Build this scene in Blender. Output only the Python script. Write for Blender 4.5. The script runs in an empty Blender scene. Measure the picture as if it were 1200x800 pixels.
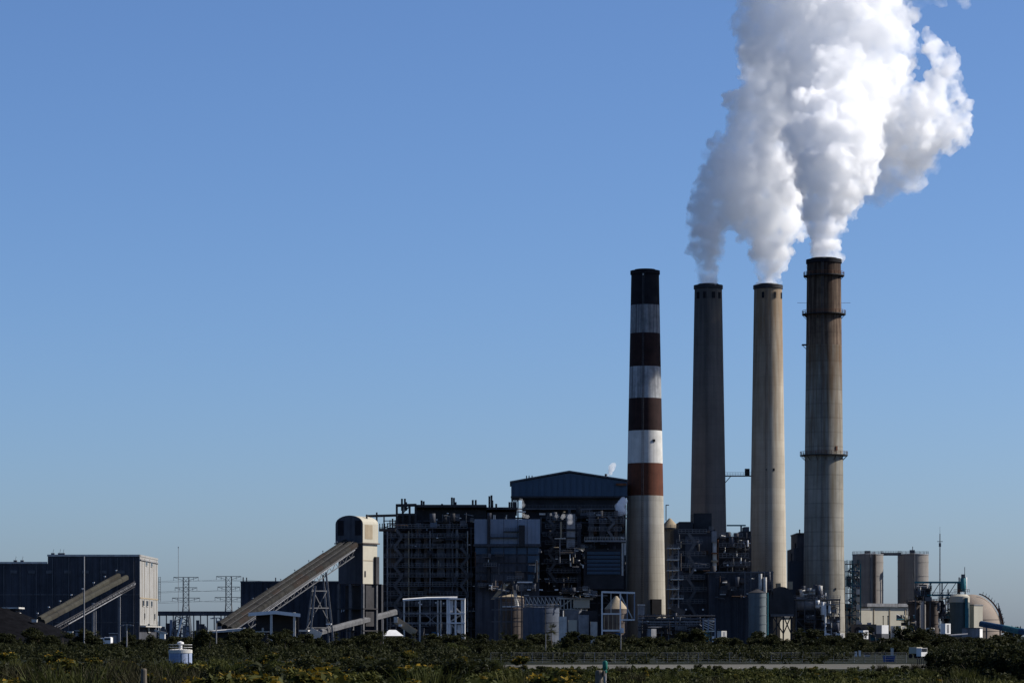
import bpy, bmesh, math, random
import numpy as np
from mathutils import Vector, Matrix, Euler

# ------------------------------------------------------------------ camera, sky, sun, exposure
SC = bpy.context.scene
COL = SC.collection
R = math.radians
F = 3600.0      # focal length in photo pixels (photo 1200 wide)
HY = 745.0      # photo row of the horizon
CZ = 4.0        # eye height, metres
cam_d = bpy.data.cameras.new('camera'); cam = bpy.data.objects.new('camera', cam_d)
COL.objects.link(cam); SC.camera = cam
cam.location = (0, 0, CZ); cam.rotation_euler = (R(90), 0, 0)
cam_d.sensor_width = 36.0; cam_d.lens = 36.0 * F / 1200.0
cam_d.shift_y = (HY - 400.0) / 1200.0
cam_d.clip_start = 1.0; cam_d.clip_end = 60000.0

SUN_EL = R(38); SUN_AZ = R(7)     # azimuth: from the right (+X), a little from behind the plant (+Y)
world = bpy.data.worlds.new('World'); SC.world = world; world.use_nodes = True
wn = world.node_tree; wn.nodes.clear()
sky = wn.nodes.new('ShaderNodeTexSky'); sky.sky_type = 'NISHITA'; sky.sun_disc = False
sky.sun_elevation = SUN_EL
sky.sun_rotation = R(90) - SUN_AZ
sky.altitude = 0; sky.air_density = 0.8; sky.dust_density = 0.9; sky.ozone_density = 10.0
bg = wn.nodes.new('ShaderNodeBackground'); bg.inputs['Strength'].default_value = 0.0915
wo = wn.nodes.new('ShaderNodeOutputWorld')
tint = wn.nodes.new('ShaderNodeVectorMath'); tint.operation = 'MULTIPLY'; tint.inputs[1].default_value = (1.06, 0.99, 0.985)
wn.links.new(sky.outputs[0], tint.inputs[0]); wn.links.new(tint.outputs[0], bg.inputs[0]); wn.links.new(bg.outputs[0], wo.inputs[0])

sl = bpy.data.lights.new('sun', 'SUN'); sl.energy = 5.0; sl.angle = R(0.53); sl.color = (1.0, 0.95, 0.87)
so = bpy.data.objects.new('sun', sl); COL.objects.link(so)
sdir = Vector((math.cos(SUN_EL) * math.cos(SUN_AZ), math.cos(SUN_EL) * math.sin(SUN_AZ), math.sin(SUN_EL)))
so.rotation_euler = sdir.to_track_quat('Z', 'Y').to_euler()
so.location = (300, 0, 200)

vs = SC.view_settings
vs.view_transform = 'Standard'; vs.look = 'None'; vs.gamma = 1.0; vs.use_curve_mapping = False
vs.exposure = 0.47
cy = SC.cycles
cy.max_bounces = 110; cy.diffuse_bounces = 3; cy.glossy_bounces = 2; cy.transmission_bounces = 2
cy.volume_bounces = 100; cy.transparent_max_bounces = 8
cy.use_denoising = True; cy.volume_step_rate = .4
cy.sample_clamp_indirect = 4.0

# ------------------------------------------------------------------ helpers
def X_(x, d): return (x - 600.0) / F * d
def Z_(y, d): return CZ + (HY - y) / F * d
def P_(x, y, d): return Vector((X_(x, d), d, Z_(y, d)))

def nodes_of(m):
    m.use_nodes = True
    return m.node_tree, m.node_tree.nodes, m.node_tree.links

MATS = {}
def mat(name, col, rough=0.75, var=0.25, scale=0.25, streak=0.0, streak_col=(0.02, 0.015, 0.012), metal=0.0,
        rings=0.0, ring_step=3.0, spec=0.12):
    """procedural paint / concrete / steel: blotchy tone, vertical run-off streaks, optional casting joints"""
    if name in MATS: return MATS[name]
    m = bpy.data.materials.new(name); MATS[name] = m
    nt, N, L = nodes_of(m)
    b = N['Principled BSDF']
    b.inputs['Roughness'].default_value = rough; b.inputs['Metallic'].default_value = metal
    b.inputs['Specular IOR Level'].default_value = spec
    geo = N.new('ShaderNodeNewGeometry')
    n1 = N.new('ShaderNodeTexNoise'); n1.inputs['Scale'].default_value = scale; n1.inputs['Detail'].default_value = 6
    n1.inputs['Roughness'].default_value = 0.65
    L.new(geo.outputs['Position'], n1.inputs['Vector'])
    mr = N.new('ShaderNodeMapRange'); mr.inputs[1].default_value = 0.3; mr.inputs[2].default_value = 0.7
    mr.inputs[3].default_value = 1 - var; mr.inputs[4].default_value = 1 + var
    L.new(n1.outputs['Fac'], mr.inputs[0])
    mul = N.new('ShaderNodeVectorMath'); mul.operation = 'SCALE'; mul.inputs[0].default_value = col
    L.new(mr.outputs[0], mul.inputs['Scale'])
    out = mul.outputs[0]
    if rings > 0:
        sp = N.new('ShaderNodeSeparateXYZ'); L.new(geo.outputs['Position'], sp.inputs[0])
        dv = N.new('ShaderNodeMath'); dv.operation = 'DIVIDE'; dv.inputs[1].default_value = ring_step
        L.new(sp.outputs['Z'], dv.inputs[0])
        wn_ = N.new('ShaderNodeTexWhiteNoise'); wn_.noise_dimensions = '1D'
        fl = N.new('ShaderNodeMath'); fl.operation = 'FLOOR'; L.new(dv.outputs[0], fl.inputs[0])
        L.new(fl.outputs[0], wn_.inputs['W'])
        fr = N.new('ShaderNodeMath'); fr.operation = 'FRACT'; L.new(dv.outputs[0], fr.inputs[0])
        lt = N.new('ShaderNodeMath'); lt.operation = 'LESS_THAN'; lt.inputs[1].default_value = 0.09
        L.new(fr.outputs[0], lt.inputs[0])
        a = N.new('ShaderNodeMath'); a.operation = 'MULTIPLY_ADD'; a.inputs[1].default_value = -rings * 1.3
        a.inputs[2].default_value = 1.0
        L.new(lt.outputs[0], a.inputs[0])
        c = N.new('ShaderNodeMapRange'); c.inputs[3].default_value = 1 - rings * 0.6; c.inputs[4].default_value = 1 + rings * 0.6
        L.new(wn_.outputs['Value'], c.inputs[0])
        mm = N.new('ShaderNodeMath'); mm.operation = 'MULTIPLY'
        L.new(a.outputs[0], mm.inputs[0]); L.new(c.outputs[0], mm.inputs[1])
        s2 = N.new('ShaderNodeVectorMath'); s2.operation = 'SCALE'
        L.new(out, s2.inputs[0]); L.new(mm.outputs[0], s2.inputs['Scale']); out = s2.outputs[0]
    if streak > 0:
        mp = N.new('ShaderNodeVectorMath'); mp.operation = 'MULTIPLY'; mp.inputs[1].default_value = (1.1, 1.1, 0.035)
        L.new(geo.outputs['Position'], mp.inputs[0])
        n2 = N.new('ShaderNodeTexNoise'); n2.inputs['Scale'].default_value = 1.0; n2.inputs['Detail'].default_value = 5
        L.new(mp.outputs[0], n2.inputs['Vector'])
        r2 = N.new('ShaderNodeMapRange'); r2.inputs[1].default_value = 0.42; r2.inputs[2].default_value = 0.72
        r2.inputs[3].default_value = 0; r2.inputs[4].default_value = streak
        L.new(n2.outputs['Fac'], r2.inputs[0])
        mx = N.new('ShaderNodeMix'); mx.data_type = 'RGBA'
        L.new(r2.outputs[0], mx.inputs['Factor']); L.new(out, mx.inputs['A'])
        mx.inputs['B'].default_value = (*streak_col, 1); out = mx.outputs['Result']
    L.new(out, b.inputs['Base Color'])
    return m

def zstain(m, z0, z1, col, amount):
    """soot / rust stain of the chimney's upper end: strongest at z1, ragged and gone at z0"""
    nt, N, L = nodes_of(m); b = N['Principled BSDF']
    src = b.inputs['Base Color'].links[0].from_socket
    geo = N.new('ShaderNodeNewGeometry'); sp = N.new('ShaderNodeSeparateXYZ'); L.new(geo.outputs['Position'], sp.inputs[0])
    mr = N.new('ShaderNodeMapRange'); mr.inputs[1].default_value = z0; mr.inputs[2].default_value = z1
    L.new(sp.outputs['Z'], mr.inputs[0])
    mp = N.new('ShaderNodeVectorMath'); mp.operation = 'MULTIPLY'; mp.inputs[1].default_value = (0.8, 0.8, 0.06)
    L.new(geo.outputs['Position'], mp.inputs[0])
    n = N.new('ShaderNodeTexNoise'); n.inputs['Scale'].default_value = 1; n.inputs['Detail'].default_value = 6
    L.new(mp.outputs[0], n.inputs['Vector'])
    a = N.new('ShaderNodeMath'); a.operation = 'MULTIPLY_ADD'; a.inputs[1].default_value = 1.6; a.inputs[2].default_value = -0.8
    L.new(n.outputs['Fac'], a.inputs[0])
    ad = N.new('ShaderNodeMath'); ad.operation = 'ADD'; L.new(a.outputs[0], ad.inputs[0]); L.new(mr.outputs[0], ad.inputs[1])
    m2 = N.new('ShaderNodeMapRange'); m2.inputs[1].default_value = 0.25; m2.inputs[2].default_value = 0.95
    m2.inputs[4].default_value = amount
    L.new(ad.outputs[0], m2.inputs[0])
    mx = N.new('ShaderNodeMix'); mx.data_type = 'RGBA'; L.new(m2.outputs[0], mx.inputs['Factor'])
    L.new(src, mx.inputs['A']); mx.inputs['B'].default_value = (*col, 1)
    L.new(mx.outputs['Result'], b.inputs['Base Color'])
    return m

UNIT = {}
def unit(shape, m):
    k = (shape, m.name)
    if k in UNIT: return UNIT[k]
    bm = bmesh.new()
    if shape == 'box': bmesh.ops.create_cube(bm, size=1.0)
    else:
        seg = {'cyl': 20, 'rod': 6, 'cyl_big': 40}[shape]
        bmesh.ops.create_cone(bm, cap_ends=True, segments=seg, radius1=0.5, radius2=0.5, depth=1.0)
        for f in bm.faces: f.smooth = len(f.verts) == 4
    me = bpy.data.meshes.new(shape + '_piece'); bm.to_mesh(me); bm.free(); me.materials.append(m)
    UNIT[k] = me
    return me

def mesh_obj(name, verts, faces, m, smooth=False):
    me = bpy.data.meshes.new(name); me.from_pydata([tuple(v) for v in verts], [], faces); me.materials.append(m)
    if smooth: me.polygons.foreach_set('use_smooth', [True] * len(me.polygons))
    me.update()
    o = bpy.data.objects.new(name, me); COL.objects.link(o); return o

def tag(o, label=None, cat=None, group=None, kind=None):
    if label: o['label'] = label
    if cat: o['category'] = cat
    if group: o['group'] = group
    if kind: o['kind'] = kind
    return o

class Thing:
    """an Empty at the thing's base; parts are given in world metres or photo columns/rows at their own depth"""
    def __init__(s, name, label, cat, loc, group=None, rot=0.0):
        s.o = bpy.data.objects.new(name, None); COL.objects.link(s.o)
        s.o.location = loc; s.o.rotation_euler = (0, 0, rot); s.o.empty_display_size = 1
        s.loc = Vector(loc); s.rot = rot
        s.inv = Matrix.Rotation(-rot, 3, 'Z')
        tag(s.o, label, cat, group)
    def l(s, p): return s.inv @ (Vector(p) - s.loc)
    def put(s, o, parent=None):
        o.parent = parent or s.o; return o
    def prim(s, shape, name, c, size, m, rot=None, parent=None, local=False):
        o = bpy.data.objects.new(name, unit(shape, m)); COL.objects.link(o)
        o.location = c if local else s.l(c); o.scale = size
        if rot is not None: o.rotation_euler = rot
        if not local and s.rot and rot is None: o.rotation_euler = (0, 0, -s.rot)
        o.parent = parent or s.o
        if parent is not None:      # parts are scaled pieces: keep the sub-part undistorted
            o.matrix_parent_inverse = parent.matrix_basis.inverted()
        return o
    # axis-aligned box from photo columns/rows at front depth Y0 running back to Y1
    def pbox(s, name, x0, x1, y0, y1, Y0, Y1, m, parent=None):
        a, b, c, d = X_(x0, Y0), X_(x1, Y0), Z_(y1, Y0), Z_(y0, Y0)
        return s.prim('box', name, ((a + b) / 2, (Y0 + Y1) / 2, (c + d) / 2), (b - a, Y1 - Y0, d - c), m, parent=parent)
    def wbox(s, name, c, size, m, parent=None, rot=None):
        return s.prim('box', name, c, size, m, parent=parent, rot=rot)
    def lbox(s, name, c, size, m, parent=None, rot=None):
        return s.prim('box', name, Vector(c), size, m, parent=parent, rot=rot, local=True)
    def bar(s, name, p, q, w, m, shape='box', parent=None, w2=None, local=False):
        p = Vector(p) if local else s.l(p); q = Vector(q) if local else s.l(q)
        dv = q - p
        e = dv.to_track_quat('Z', 'Y').to_euler()
        return s.prim(shape, name, (p + q) / 2, (w, w2 or w, dv.length), m, rot=e, parent=parent, local=True)
    def pbar(s, name, x0, y0, d0, x1, y1, d1, w, m, shape='box', parent=None, w2=None):
        return s.bar(name, P_(x0, y0, d0), P_(x1, y1, d1), w, m, shape, parent, w2)
    def cyl(s, name, base, r, h, m, shape='cyl', parent=None):
        b = Vector(base)
        return s.prim(shape, name, b + Vector((0, 0, h / 2)), (2 * r, 2 * r, h), m, parent=parent)
    def lathe(s, name, base, prof, m, seg=48, parent=None, smooth=True, close=False):
        vs_, fs = [], []
        n = len(prof)
        for (r, z) in prof:
            for k in range(seg):
                a = 2 * math.pi * k / seg
                vs_.append((r * math.cos(a), r * math.sin(a), z))
        for i in range(n - 1):
            for k in range(seg):
                k2 = (k + 1) % seg
                fs.append((i * seg + k, i * seg + k2, (i + 1) * seg + k2, (i + 1) * seg + k))
        if close:
            fs.append(tuple(range(seg - 1, -1, -1))); fs.append(tuple((n - 1) * seg + k for k in range(seg)))
        o = mesh_obj(name, vs_, fs, m)
        o.data.polygons.foreach_set('use_smooth', [smooth and len(p.vertices) == 4 for p in o.data.polygons])
        if smooth:
            try: o.data.set_sharp_from_angle(angle=R(35))
            except Exception: pass
        o.location = s.l(base); o.parent = parent or s.o
        if parent is not None: o.matrix_parent_inverse = parent.matrix_basis.inverted()
        return o
    def mesh(s, name, verts, faces, m, parent=None, smooth=False, local=False):
        if not local: verts = [s.l(v) for v in verts]
        o = mesh_obj(name, verts, faces, m, smooth); o.parent = parent or s.o
        if parent is not None: o.matrix_parent_inverse = parent.matrix_basis.inverted()
        return o
    def rail(s, name, p, q, m, h=1.1, n=6, w=0.09, parent=None):
        """handrail of one run: posts and two rails in one mesh"""
        p = Vector(p); q = Vector(q); vs_, fs = [], []
        def b(a, c, w):
            d = (c - a).normalized(); u = d.cross(Vector((0, 0, 1)))
            if u.length < 0.1: u = Vector((1, 0, 0))
            u.normalize(); v = d.cross(u).normalized(); k = len(vs_)
            for e in (a, c):
                for (i, j) in ((-1, -1), (1, -1), (1, 1), (-1, 1)): vs_.append(e + u * i * w / 2 + v * j * w / 2)
            for i in range(4): fs.append((k + i, k + (i + 1) % 4, k + 4 + (i + 1) % 4, k + 4 + i))
            fs.append((k, k + 3, k + 2, k + 1)); fs.append((k + 4, k + 5, k + 6, k + 7))
        up = Vector((0, 0, 1))
        for hh in (0.5, 1.0): b(p + up * h * hh, q + up * h * hh, w)
        for i in range(n + 1):
            e = p.lerp(q, i / n); b(e, e + up * h, w)
        return s.mesh(name, vs_, fs, m, parent=parent)

# ------------------------------------------------------------------ materials
M_conc  = mat('concrete', (0.32, 0.30, 0.26), 0.85, 0.12, 0.12, 0.35, (0.13, 0.11, 0.085), rings=0.07, ring_step=3.2)
M_conc4 = mat('concrete_rusty', (0.225, 0.212, 0.18), 0.85, 0.25, 0.12, 0.75, (0.11, 0.085, 0.05), rings=0.16, ring_step=5.5)
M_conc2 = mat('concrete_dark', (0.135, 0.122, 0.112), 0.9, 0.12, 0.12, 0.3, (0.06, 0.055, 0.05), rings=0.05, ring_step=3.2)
M_white_band = mat('white_band_paint', (0.50, 0.49, 0.46), 0.7, 0.16, 0.3, 0.35, (0.2, 0.18, 0.16))
M_gray_band = mat('sooty_white_band_paint', (0.30, 0.31, 0.32), 0.8, 0.3, 0.4, 0.75, (0.07, 0.07, 0.075))
M_smut_band = mat('smoke_stained_band_paint', (0.22, 0.225, 0.23), 0.85, 0.3, 0.4, 0.9, (0.04, 0.04, 0.045))
M_red_band = mat('red_band_paint', (0.095, 0.032, 0.018), 0.75, 0.25, 0.3, 0.5, (0.05, 0.024, 0.018))
M_dred_band = mat('sooty_red_band_paint', (0.028, 0.015, 0.014), 0.85, 0.3, 0.3, 0.5, (0.012, 0.01, 0.01))
M_black_band = mat('soot_black', (0.014, 0.014, 0.017), 0.9, 0.3, 0.3)
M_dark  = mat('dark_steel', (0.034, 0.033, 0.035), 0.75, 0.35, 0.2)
M_navy  = mat('navy_cladding', (0.060, 0.062, 0.072), 0.7, 0.3, 0.12, 0.5, (0.014, 0.015, 0.02))
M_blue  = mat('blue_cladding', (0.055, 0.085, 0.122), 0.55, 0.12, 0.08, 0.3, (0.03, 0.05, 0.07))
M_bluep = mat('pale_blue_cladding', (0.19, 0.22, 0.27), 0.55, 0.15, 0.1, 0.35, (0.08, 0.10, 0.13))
M_teal  = mat('teal_paint', (0.03, 0.12, 0.14), 0.55, 0.25, 0.3)
M_tealb = mat('bright_blue_paint', (0.018, 0.065, 0.13), 0.6, 0.2, 0.3)
M_grey  = mat('grey_steel', (0.20, 0.20, 0.205), 0.65, 0.3, 0.4, 0.3)
M_dgrey = mat('dark_grey_steel', (0.092, 0.093, 0.098), 0.7, 0.3, 0.4)
M_pale  = mat('pale_steel', (0.42, 0.41, 0.38), 0.6, 0.25, 0.4, 0.3, (0.2, 0.14, 0.09))
M_white = mat('white_paint', (0.62, 0.61, 0.59), 0.5, 0.1, 0.3, 0.2, (0.4, 0.36, 0.3))
M_cream = mat('cream_cladding', (0.37, 0.345, 0.28), 0.75, 0.08, 0.15, 0.25, (0.32, 0.28, 0.2))
M_tan   = mat('tan_cladding', (0.26, 0.215, 0.15), 0.8, 0.15, 0.2, 0.35, (0.18, 0.13, 0.08))
M_rust  = mat('rusty_steel', (0.14, 0.06, 0.032), 0.85, 0.4, 0.5, 0.4)
M_gallery = mat('gallery_sheeting', (0.020, 0.0195, 0.018), 0.95, 0.6, 0.5, 0.8, (0.03, 0.028, 0.024))
M_glass = mat('dark_glass', (0.012, 0.014, 0.02), 0.2, 0.2, 0.5, spec=0.5)
M_pink  = mat('pinkish_dome_sheeting', (0.215, 0.18, 0.148), 0.8, 0.1, 0.12, 0.3, (0.25, 0.17, 0.12))
M_coal  = mat('coal', (0.005, 0.005, 0.006), 1.0, 0.5, 0.4, spec=0.02)
M_silo  = mat('silo_concrete', (0.205, 0.19, 0.172), 0.85, 0.12, 0.15, 0.5, (0.14, 0.12, 0.11), rings=0.05, ring_step=2.4)
M_rdark = mat('dull_rust_plate', (0.060, 0.036, 0.025), 0.85, 0.4, 0.4, 0.5)
M_wood  = mat('weathered_wood', (0.11, 0.095, 0.075), 0.9, 0.3, 3.0, 0.3)
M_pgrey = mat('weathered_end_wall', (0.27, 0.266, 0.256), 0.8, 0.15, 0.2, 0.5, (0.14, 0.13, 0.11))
M_brown = mat('brown_grey_plate', (0.10, 0.082, 0.072), 0.75, 0.25, 0.3, 0.4)
# ------------------------------------------------------------------ ground
def ground_mat():
    m = bpy.data.materials.new('scrub_ground'); nt, N, L = nodes_of(m); b = N['Principled BSDF']
    b.inputs['Roughness'].default_value = 1.0; b.inputs['Specular IOR Level'].default_value = 0.05
    geo = N.new('ShaderNodeNewGeometry')
    n = N.new('ShaderNodeTexNoise'); n.inputs['Scale'].default_value = 0.05; n.inputs['Detail'].default_value = 10
    L.new(geo.outputs['Position'], n.inputs['Vector'])
    cr = N.new('ShaderNodeValToRGB'); L.new(n.outputs['Fac'], cr.inputs[0])
    e = cr.color_ramp.elements
    e[0].position = 0.3; e[0].color = (0.006, 0.008, 0.004, 1); e[1].position = 0.75; e[1].color = (0.026, 0.024, 0.014, 1)
    x = cr.color_ramp.elements.new(0.55); x.color = (0.012, 0.014, 0.007, 1)
    L.new(cr.outputs[0], b.inputs['Base Color'])
    return m
g = mesh_obj('ground', [(-30000, -2000, 0), (30000, -2000, 0), (30000, 45000, 0), (-30000, 45000, 0)], [(0, 1, 2, 3)], ground_mat())
tag(g, kind='structure')

# ------------------------------------------------------------------ chimneys
def radius_at(tops, base, h, z):            # straight taper
    return base + (tops - base) * (z / h)

def ring_platform(t, z, r0, r1, m, th=0.35, rail_m=None, parts=14, name='platform'):
    prof = [(r0 - 0.05, z), (r1, z), (r1, z + th), (r0 - 0.05, z + th)]
    o = t.lathe(name, t.loc, prof, m, 48, smooth=False)
    seg = 40; vs_, fs = [], []
    for hh in (0.6, 1.2):
        for k in range(seg):
            a0, a1 = 2 * math.pi * k / seg, 2 * math.pi * (k + 1) / seg
            i = len(vs_)
            for a in (a0, a1):
                for dz in (0, 0.12):
                    for dr in (-0.12, 0): vs_.append(((r1 + dr) * math.cos(a), (r1 + dr) * math.sin(a), z + th + hh + dz))
            fs += [(i, i + 1, i + 5, i + 4), (i + 2, i + 6, i + 7, i + 3), (i, i + 4, i + 6, i + 2), (i + 1, i + 3, i + 7, i + 5)]
    for k in range(parts * 2):
        a = 2 * math.pi * k / (parts * 2); c, s_ = math.cos(a), math.sin(a)
        x, y = (r1 - 0.06) * c, (r1 - 0.06) * s_; i = len(vs_)
        for zz in (z + th, z + th + 1.3):
            for (dx, dy) in ((-.07, -.07), (.07, -.07), (.07, .07), (-.07, .07)): vs_.append((x + dx, y + dy, zz))
        for q in range(4): fs.append((i + q, i + (q + 1) % 4, i + 4 + (q + 1) % 4, i + 4 + q))
    t.mesh('railing', vs_, fs, rail_m or m, parent=o, local=True)
    for k in range(parts):
        a = 2 * math.pi * (k + .5) / parts; c, s_ = math.cos(a), math.sin(a)
        t.bar('bracket', ((r0 - .1) * c, (r0 - .1) * s_, z - (r1 - r0) * 1.0), ((r1 - .15) * c, (r1 - .15) * s_, z - .02), 0.18, m, local=True, parent=o)
    return o

def chimney(label, cx_top, w_top, w_low, y_low, y_top, d, sections, rim_m, ladder_m, ladder_ang=-100):
    """sections: list of (photo row of the lower edge, part name, material) from the top down; last runs to the ground"""
    s_ = d / F
    t = Thing('chimney', label, 'chimney', (X_(cx_top, d), d, 0), 'tall power station chimneys')
    H = Z_(y_top + 2.5, d); rt = w_top * s_ / 2; zl = Z_(y_low, d); rl = w_low * s_ / 2
    slope = (rl - rt) / (H - zl)
    rad = lambda z: rt + slope * (H - z)
    zt = H
    for (yb, nm, m) in sections:
        zb = 0 if yb is None else Z_(yb, d)
        t.lathe(nm, t.loc, [(rad(zb + (zt - zb) * k / 4), zb + (zt - zb) * k / 4) for k in range(5)], m, 72)
        zt = zb
    # rim: collar that stands proud, with the mouth and the inner flue
    t.lathe('rim', t.loc, [(rt - 0.02, H - 1.3), (rt + 0.38, H - 1.1), (rt + 0.38, H + .35), (rt - .9, H + .35), (rt - .9, H - 3)], rim_m, 72, smooth=False)
    t.lathe('flue', t.loc, [(rt - 1.4, H - 3), (rt - 1.4, H + 0.9), (rt - 1.75, H + 0.9), (rt - 1.75, H - 6)], M_black_band, 48, smooth=False)
    # ladder with cage hoops, up the shaded side
    a = R(ladder_ang); c, s2 = math.cos(a), math.sin(a)
    vs_, fs = [], []
    def rod(p, q, w):
        i = len(vs_); u = Vector((-s2, c, 0)); v = Vector((c, s2, 0))
        for e in (p, q):
            for (x, y) in ((-1, -1), (1, -1), (1, 1), (-1, 1)): vs_.append(e + u * x * w / 2 + v * y * w / 2)
        for k in range(4): fs.append((i + k, i + (k + 1) % 4, i + 4 + (k + 1) % 4, i + 4 + k))
    for off in (-.3, .3):
        n = 10
        for k in range(n):
            z0, z1 = 3 + (H - 4) * k / n, 3 + (H - 4) * (k + 1) / n
            p = [Vector((c * (rad(z) + .35) - s2 * off, s2 * (rad(z) + .35) + c * off, z)) for z in (z0, z1)]
            rod(p[0], p[1], .1)
    z = 3.0
    while z < H - 1:
        b = Vector((c * (rad(z) + .35), s2 * (rad(z) + .35), z)); u = Vector((-s2, c, 0))
        i = len(vs_)
        for e in (b - u * .3, b + u * .3):
            for (x, y) in ((-.04, -.04), (.04, -.04), (.04, .04), (-.04, .04)): vs_.append(e + Vector((c * x, s2 * x, y)))
        for k in range(4): fs.append((i + k, i + (k + 1) % 4, i + 4 + (k + 1) % 4, i + 4 + k))
        z += 0.9
    t.mesh('ladder', vs_, fs, ladder_m, local=True)
    return t, rad, H

D1, D2, D3, D4 = 1225.0, 1248.0, 1250.5, 1192.0
def wall_port(t, rad, z, ang, w, h, m, name='inspection_port'):
    a = R(ang); c, s_ = math.cos(a), math.sin(a)
    return t.lbox(name, (c * rad(z), s_ * rad(z), z), (.5, w, h), m, rot=(0, 0, a))

c1, r1, H1 = chimney('red and white banded chimney, the shortest and leftmost, giving off no smoke', 756, 32.5, 43.5, 600, 316, D1, [
    (358, 'soot_band', M_black_band), (391, 'stained_white_band', M_smut_band), (430, 'dark_red_band', M_dred_band),
    (467, 'grey_white_band', M_gray_band), (505, 'dark_red_band', M_dred_band), (543, 'white_band', M_white_band),
    (581, 'red_band', M_red_band), (None, 'shaft', M_conc)], M_black_band, M_dgrey)
wall_port(c1, r1, Z_(517, D1), -62, 1.0, 1.0, M_black_band)
wall_port(c1, r1, H1 - 1.6, -100, .5, .6, M_white, 'beacon_lamp')
# the doorway at its foot, towards the right
c1.lbox('doorway', (math.cos(R(-62)) * (r1(3)), math.sin(R(-62)) * r1(3), Z_(711, D1)), (1.6, 4.4, 6.2), M_black_band, rot=(0, 0, R(-62)))

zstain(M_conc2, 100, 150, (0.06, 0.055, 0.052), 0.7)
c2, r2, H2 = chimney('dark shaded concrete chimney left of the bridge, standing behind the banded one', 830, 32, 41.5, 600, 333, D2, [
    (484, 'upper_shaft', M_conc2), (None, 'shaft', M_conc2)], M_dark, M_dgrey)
for a in (-108, -72, -40, -140): wall_port(c2, r2, H2 - 4, a, 1.3, 2.6, M_black_band, 'vent')
M_conc3 = mat('concrete_tan', (0.36, 0.32, 0.255), 0.85, 0.12, 0.12, 0.35, (0.17, 0.13, 0.085), rings=0.06, ring_step=3.2)
zstain(M_conc3, 60, 146, (0.17, 0.105, 0.055), 0.75)
c3, r3, H3 = chimney('tan concrete chimney right of the bridge, second from the right', 900, 32.5, 41, 600, 333, D3, [
    (540, 'upper_shaft', M_conc3), (None, 'shaft', M_conc3)], M_dark, M_dgrey)
for a in (-65, -115, -25): wall_port(c3, r3, H3 - 4, a, .9, 2.4, M_black_band, 'vent')
wall_port(c3, r3, Z_(551, D3), -75, .7, 1.0, M_black_band); wall_port(c3, r3, Z_(551, D3), -100, .4, .5, M_black_band)
zstain(M_conc4, 55, 140, (0.10, 0.055, 0.026), 0.9)
c4, r4, H4 = chimney('tallest chimney, rust streaked with ring platforms, on the right', 965.5, 39.5, 46, 600, 303, D4, [
    (405, 'rusty_shaft', zstain(mat('rust_stained_concrete', (0.15, 0.108, 0.076), 0.85, 0.4, 0.2, 0.95, (0.04, 0.02, 0.013), rings=.1, ring_step=5.5), 112, 152, (0.022, 0.013, 0.010), 0.95)),
    (534, 'upper_shaft', M_conc4), (None, 'shaft', M_conc4)], M_black_band, M_dgrey)
for (y, o_) in ((324, 1.3), (369, 1.7), (534, 1.9)):
    z = Z_(y, D4); ring_platform(c4, z, r4(z), r4(z) + o_, M_dark, rail_m=M_rust)
z = Z_(404, D4)                                     # half landing on the left only
c4.lbox('landing', (-(r4(z) + .7), 0, z), (1.8, 3.0, .35), M_dark)
c4.bar('bracket', (-(r4(z) - .1), 0, z - 1.7), (-(r4(z) + 1.4), 0, z - .2), .2, M_dark, local=True)
for sgn in (-1, 1):
    z = Z_(355, D4); c4.bar('lightning_rod', (sgn * (r4(z) - .2), 0, z), (sgn * (r4(z) + 3.6), 0, z + .1), .12, M_dark, 'rod', local=True)
wall_port(c4, r4, Z_(526, D4), -55, .8, 1.6, M_rust); wall_port(c4, r4, Z_(690, D4), -62, .5, .8, M_black_band)

# the bridge that ties the second and third chimney
br = Thing('chimney_bridge', 'thin steel walkway bridge between the two middle chimneys', 'walkway', P_(866, 556, D2 + 2))
zb = Z_(557, D2)
xa = X_(830, D2) + r2(zb) - .05; xb = X_(900, D3) - r3(zb) + .05
br.wbox('deck', ((xa + xb) / 2, D2 + 3, zb), (xb - xa, 1.6, .45), M_dgrey)
br.rail('railing', (xa, D2 + 2.2, zb + .225), (xb, D2 + 2.2, zb + .225), M_dgrey, 1.2, 10)
br.bar('brace', (xa, D2 + 3, zb - 3), (xa + 2.4, D2 + 3, zb - .2), .3, M_dgrey)
br.wbox('cabinet', (xb - 1.6, D2 + 3, zb + 1.6), (1.9, 1.4, 2.7), M_dark)
# ------------------------------------------------------------------ steam plumes (closed hulls filled with scattering vapour)
LO, HI = .41, .60
def steam_mat(name, dens, col=(0.982, 0.986, 0.992), g=0.3, torn=0.0):
    m = bpy.data.materials.new(name); nt, N, L = nodes_of(m); N.clear()
    v = N.new('ShaderNodeVolumeScatter'); v.inputs['Color'].default_value = (*col, 1); v.inputs['Density'].default_value = dens
    v.inputs['Anisotropy'].default_value = g
    if torn:
        geo = N.new('ShaderNodeNewGeometry'); n = N.new('ShaderNodeTexNoise'); n.inputs['Scale'].default_value = torn; n.inputs['Detail'].default_value = 6.0; n.inputs['Roughness'].default_value = .6
        L.new(geo.outputs['Position'], n.inputs['Vector'])
        r = N.new('ShaderNodeMapRange'); r.inputs[1].default_value = LO; r.inputs[2].default_value = HI; r.inputs[3].default_value = dens * .22; r.inputs[4].default_value = dens * 1.6
        L.new(n.outputs['Fac'], r.inputs[0]); L.new(r.outputs[0], v.inputs['Density'])
    o = N.new('ShaderNodeOutputMaterial'); L.new(v.outputs[0], o.inputs['Volume'])
    return m

def fib(n, rnd):
    out = []
    for i in range(n):
        z = 1 - 2 * (i + .5) / n; a = i * 2.399963 + rnd * 6.28; r = math.sqrt(1 - z * z)
        out.append(Vector((r * math.cos(a), r * math.sin(a), z)))
    return out

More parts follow.
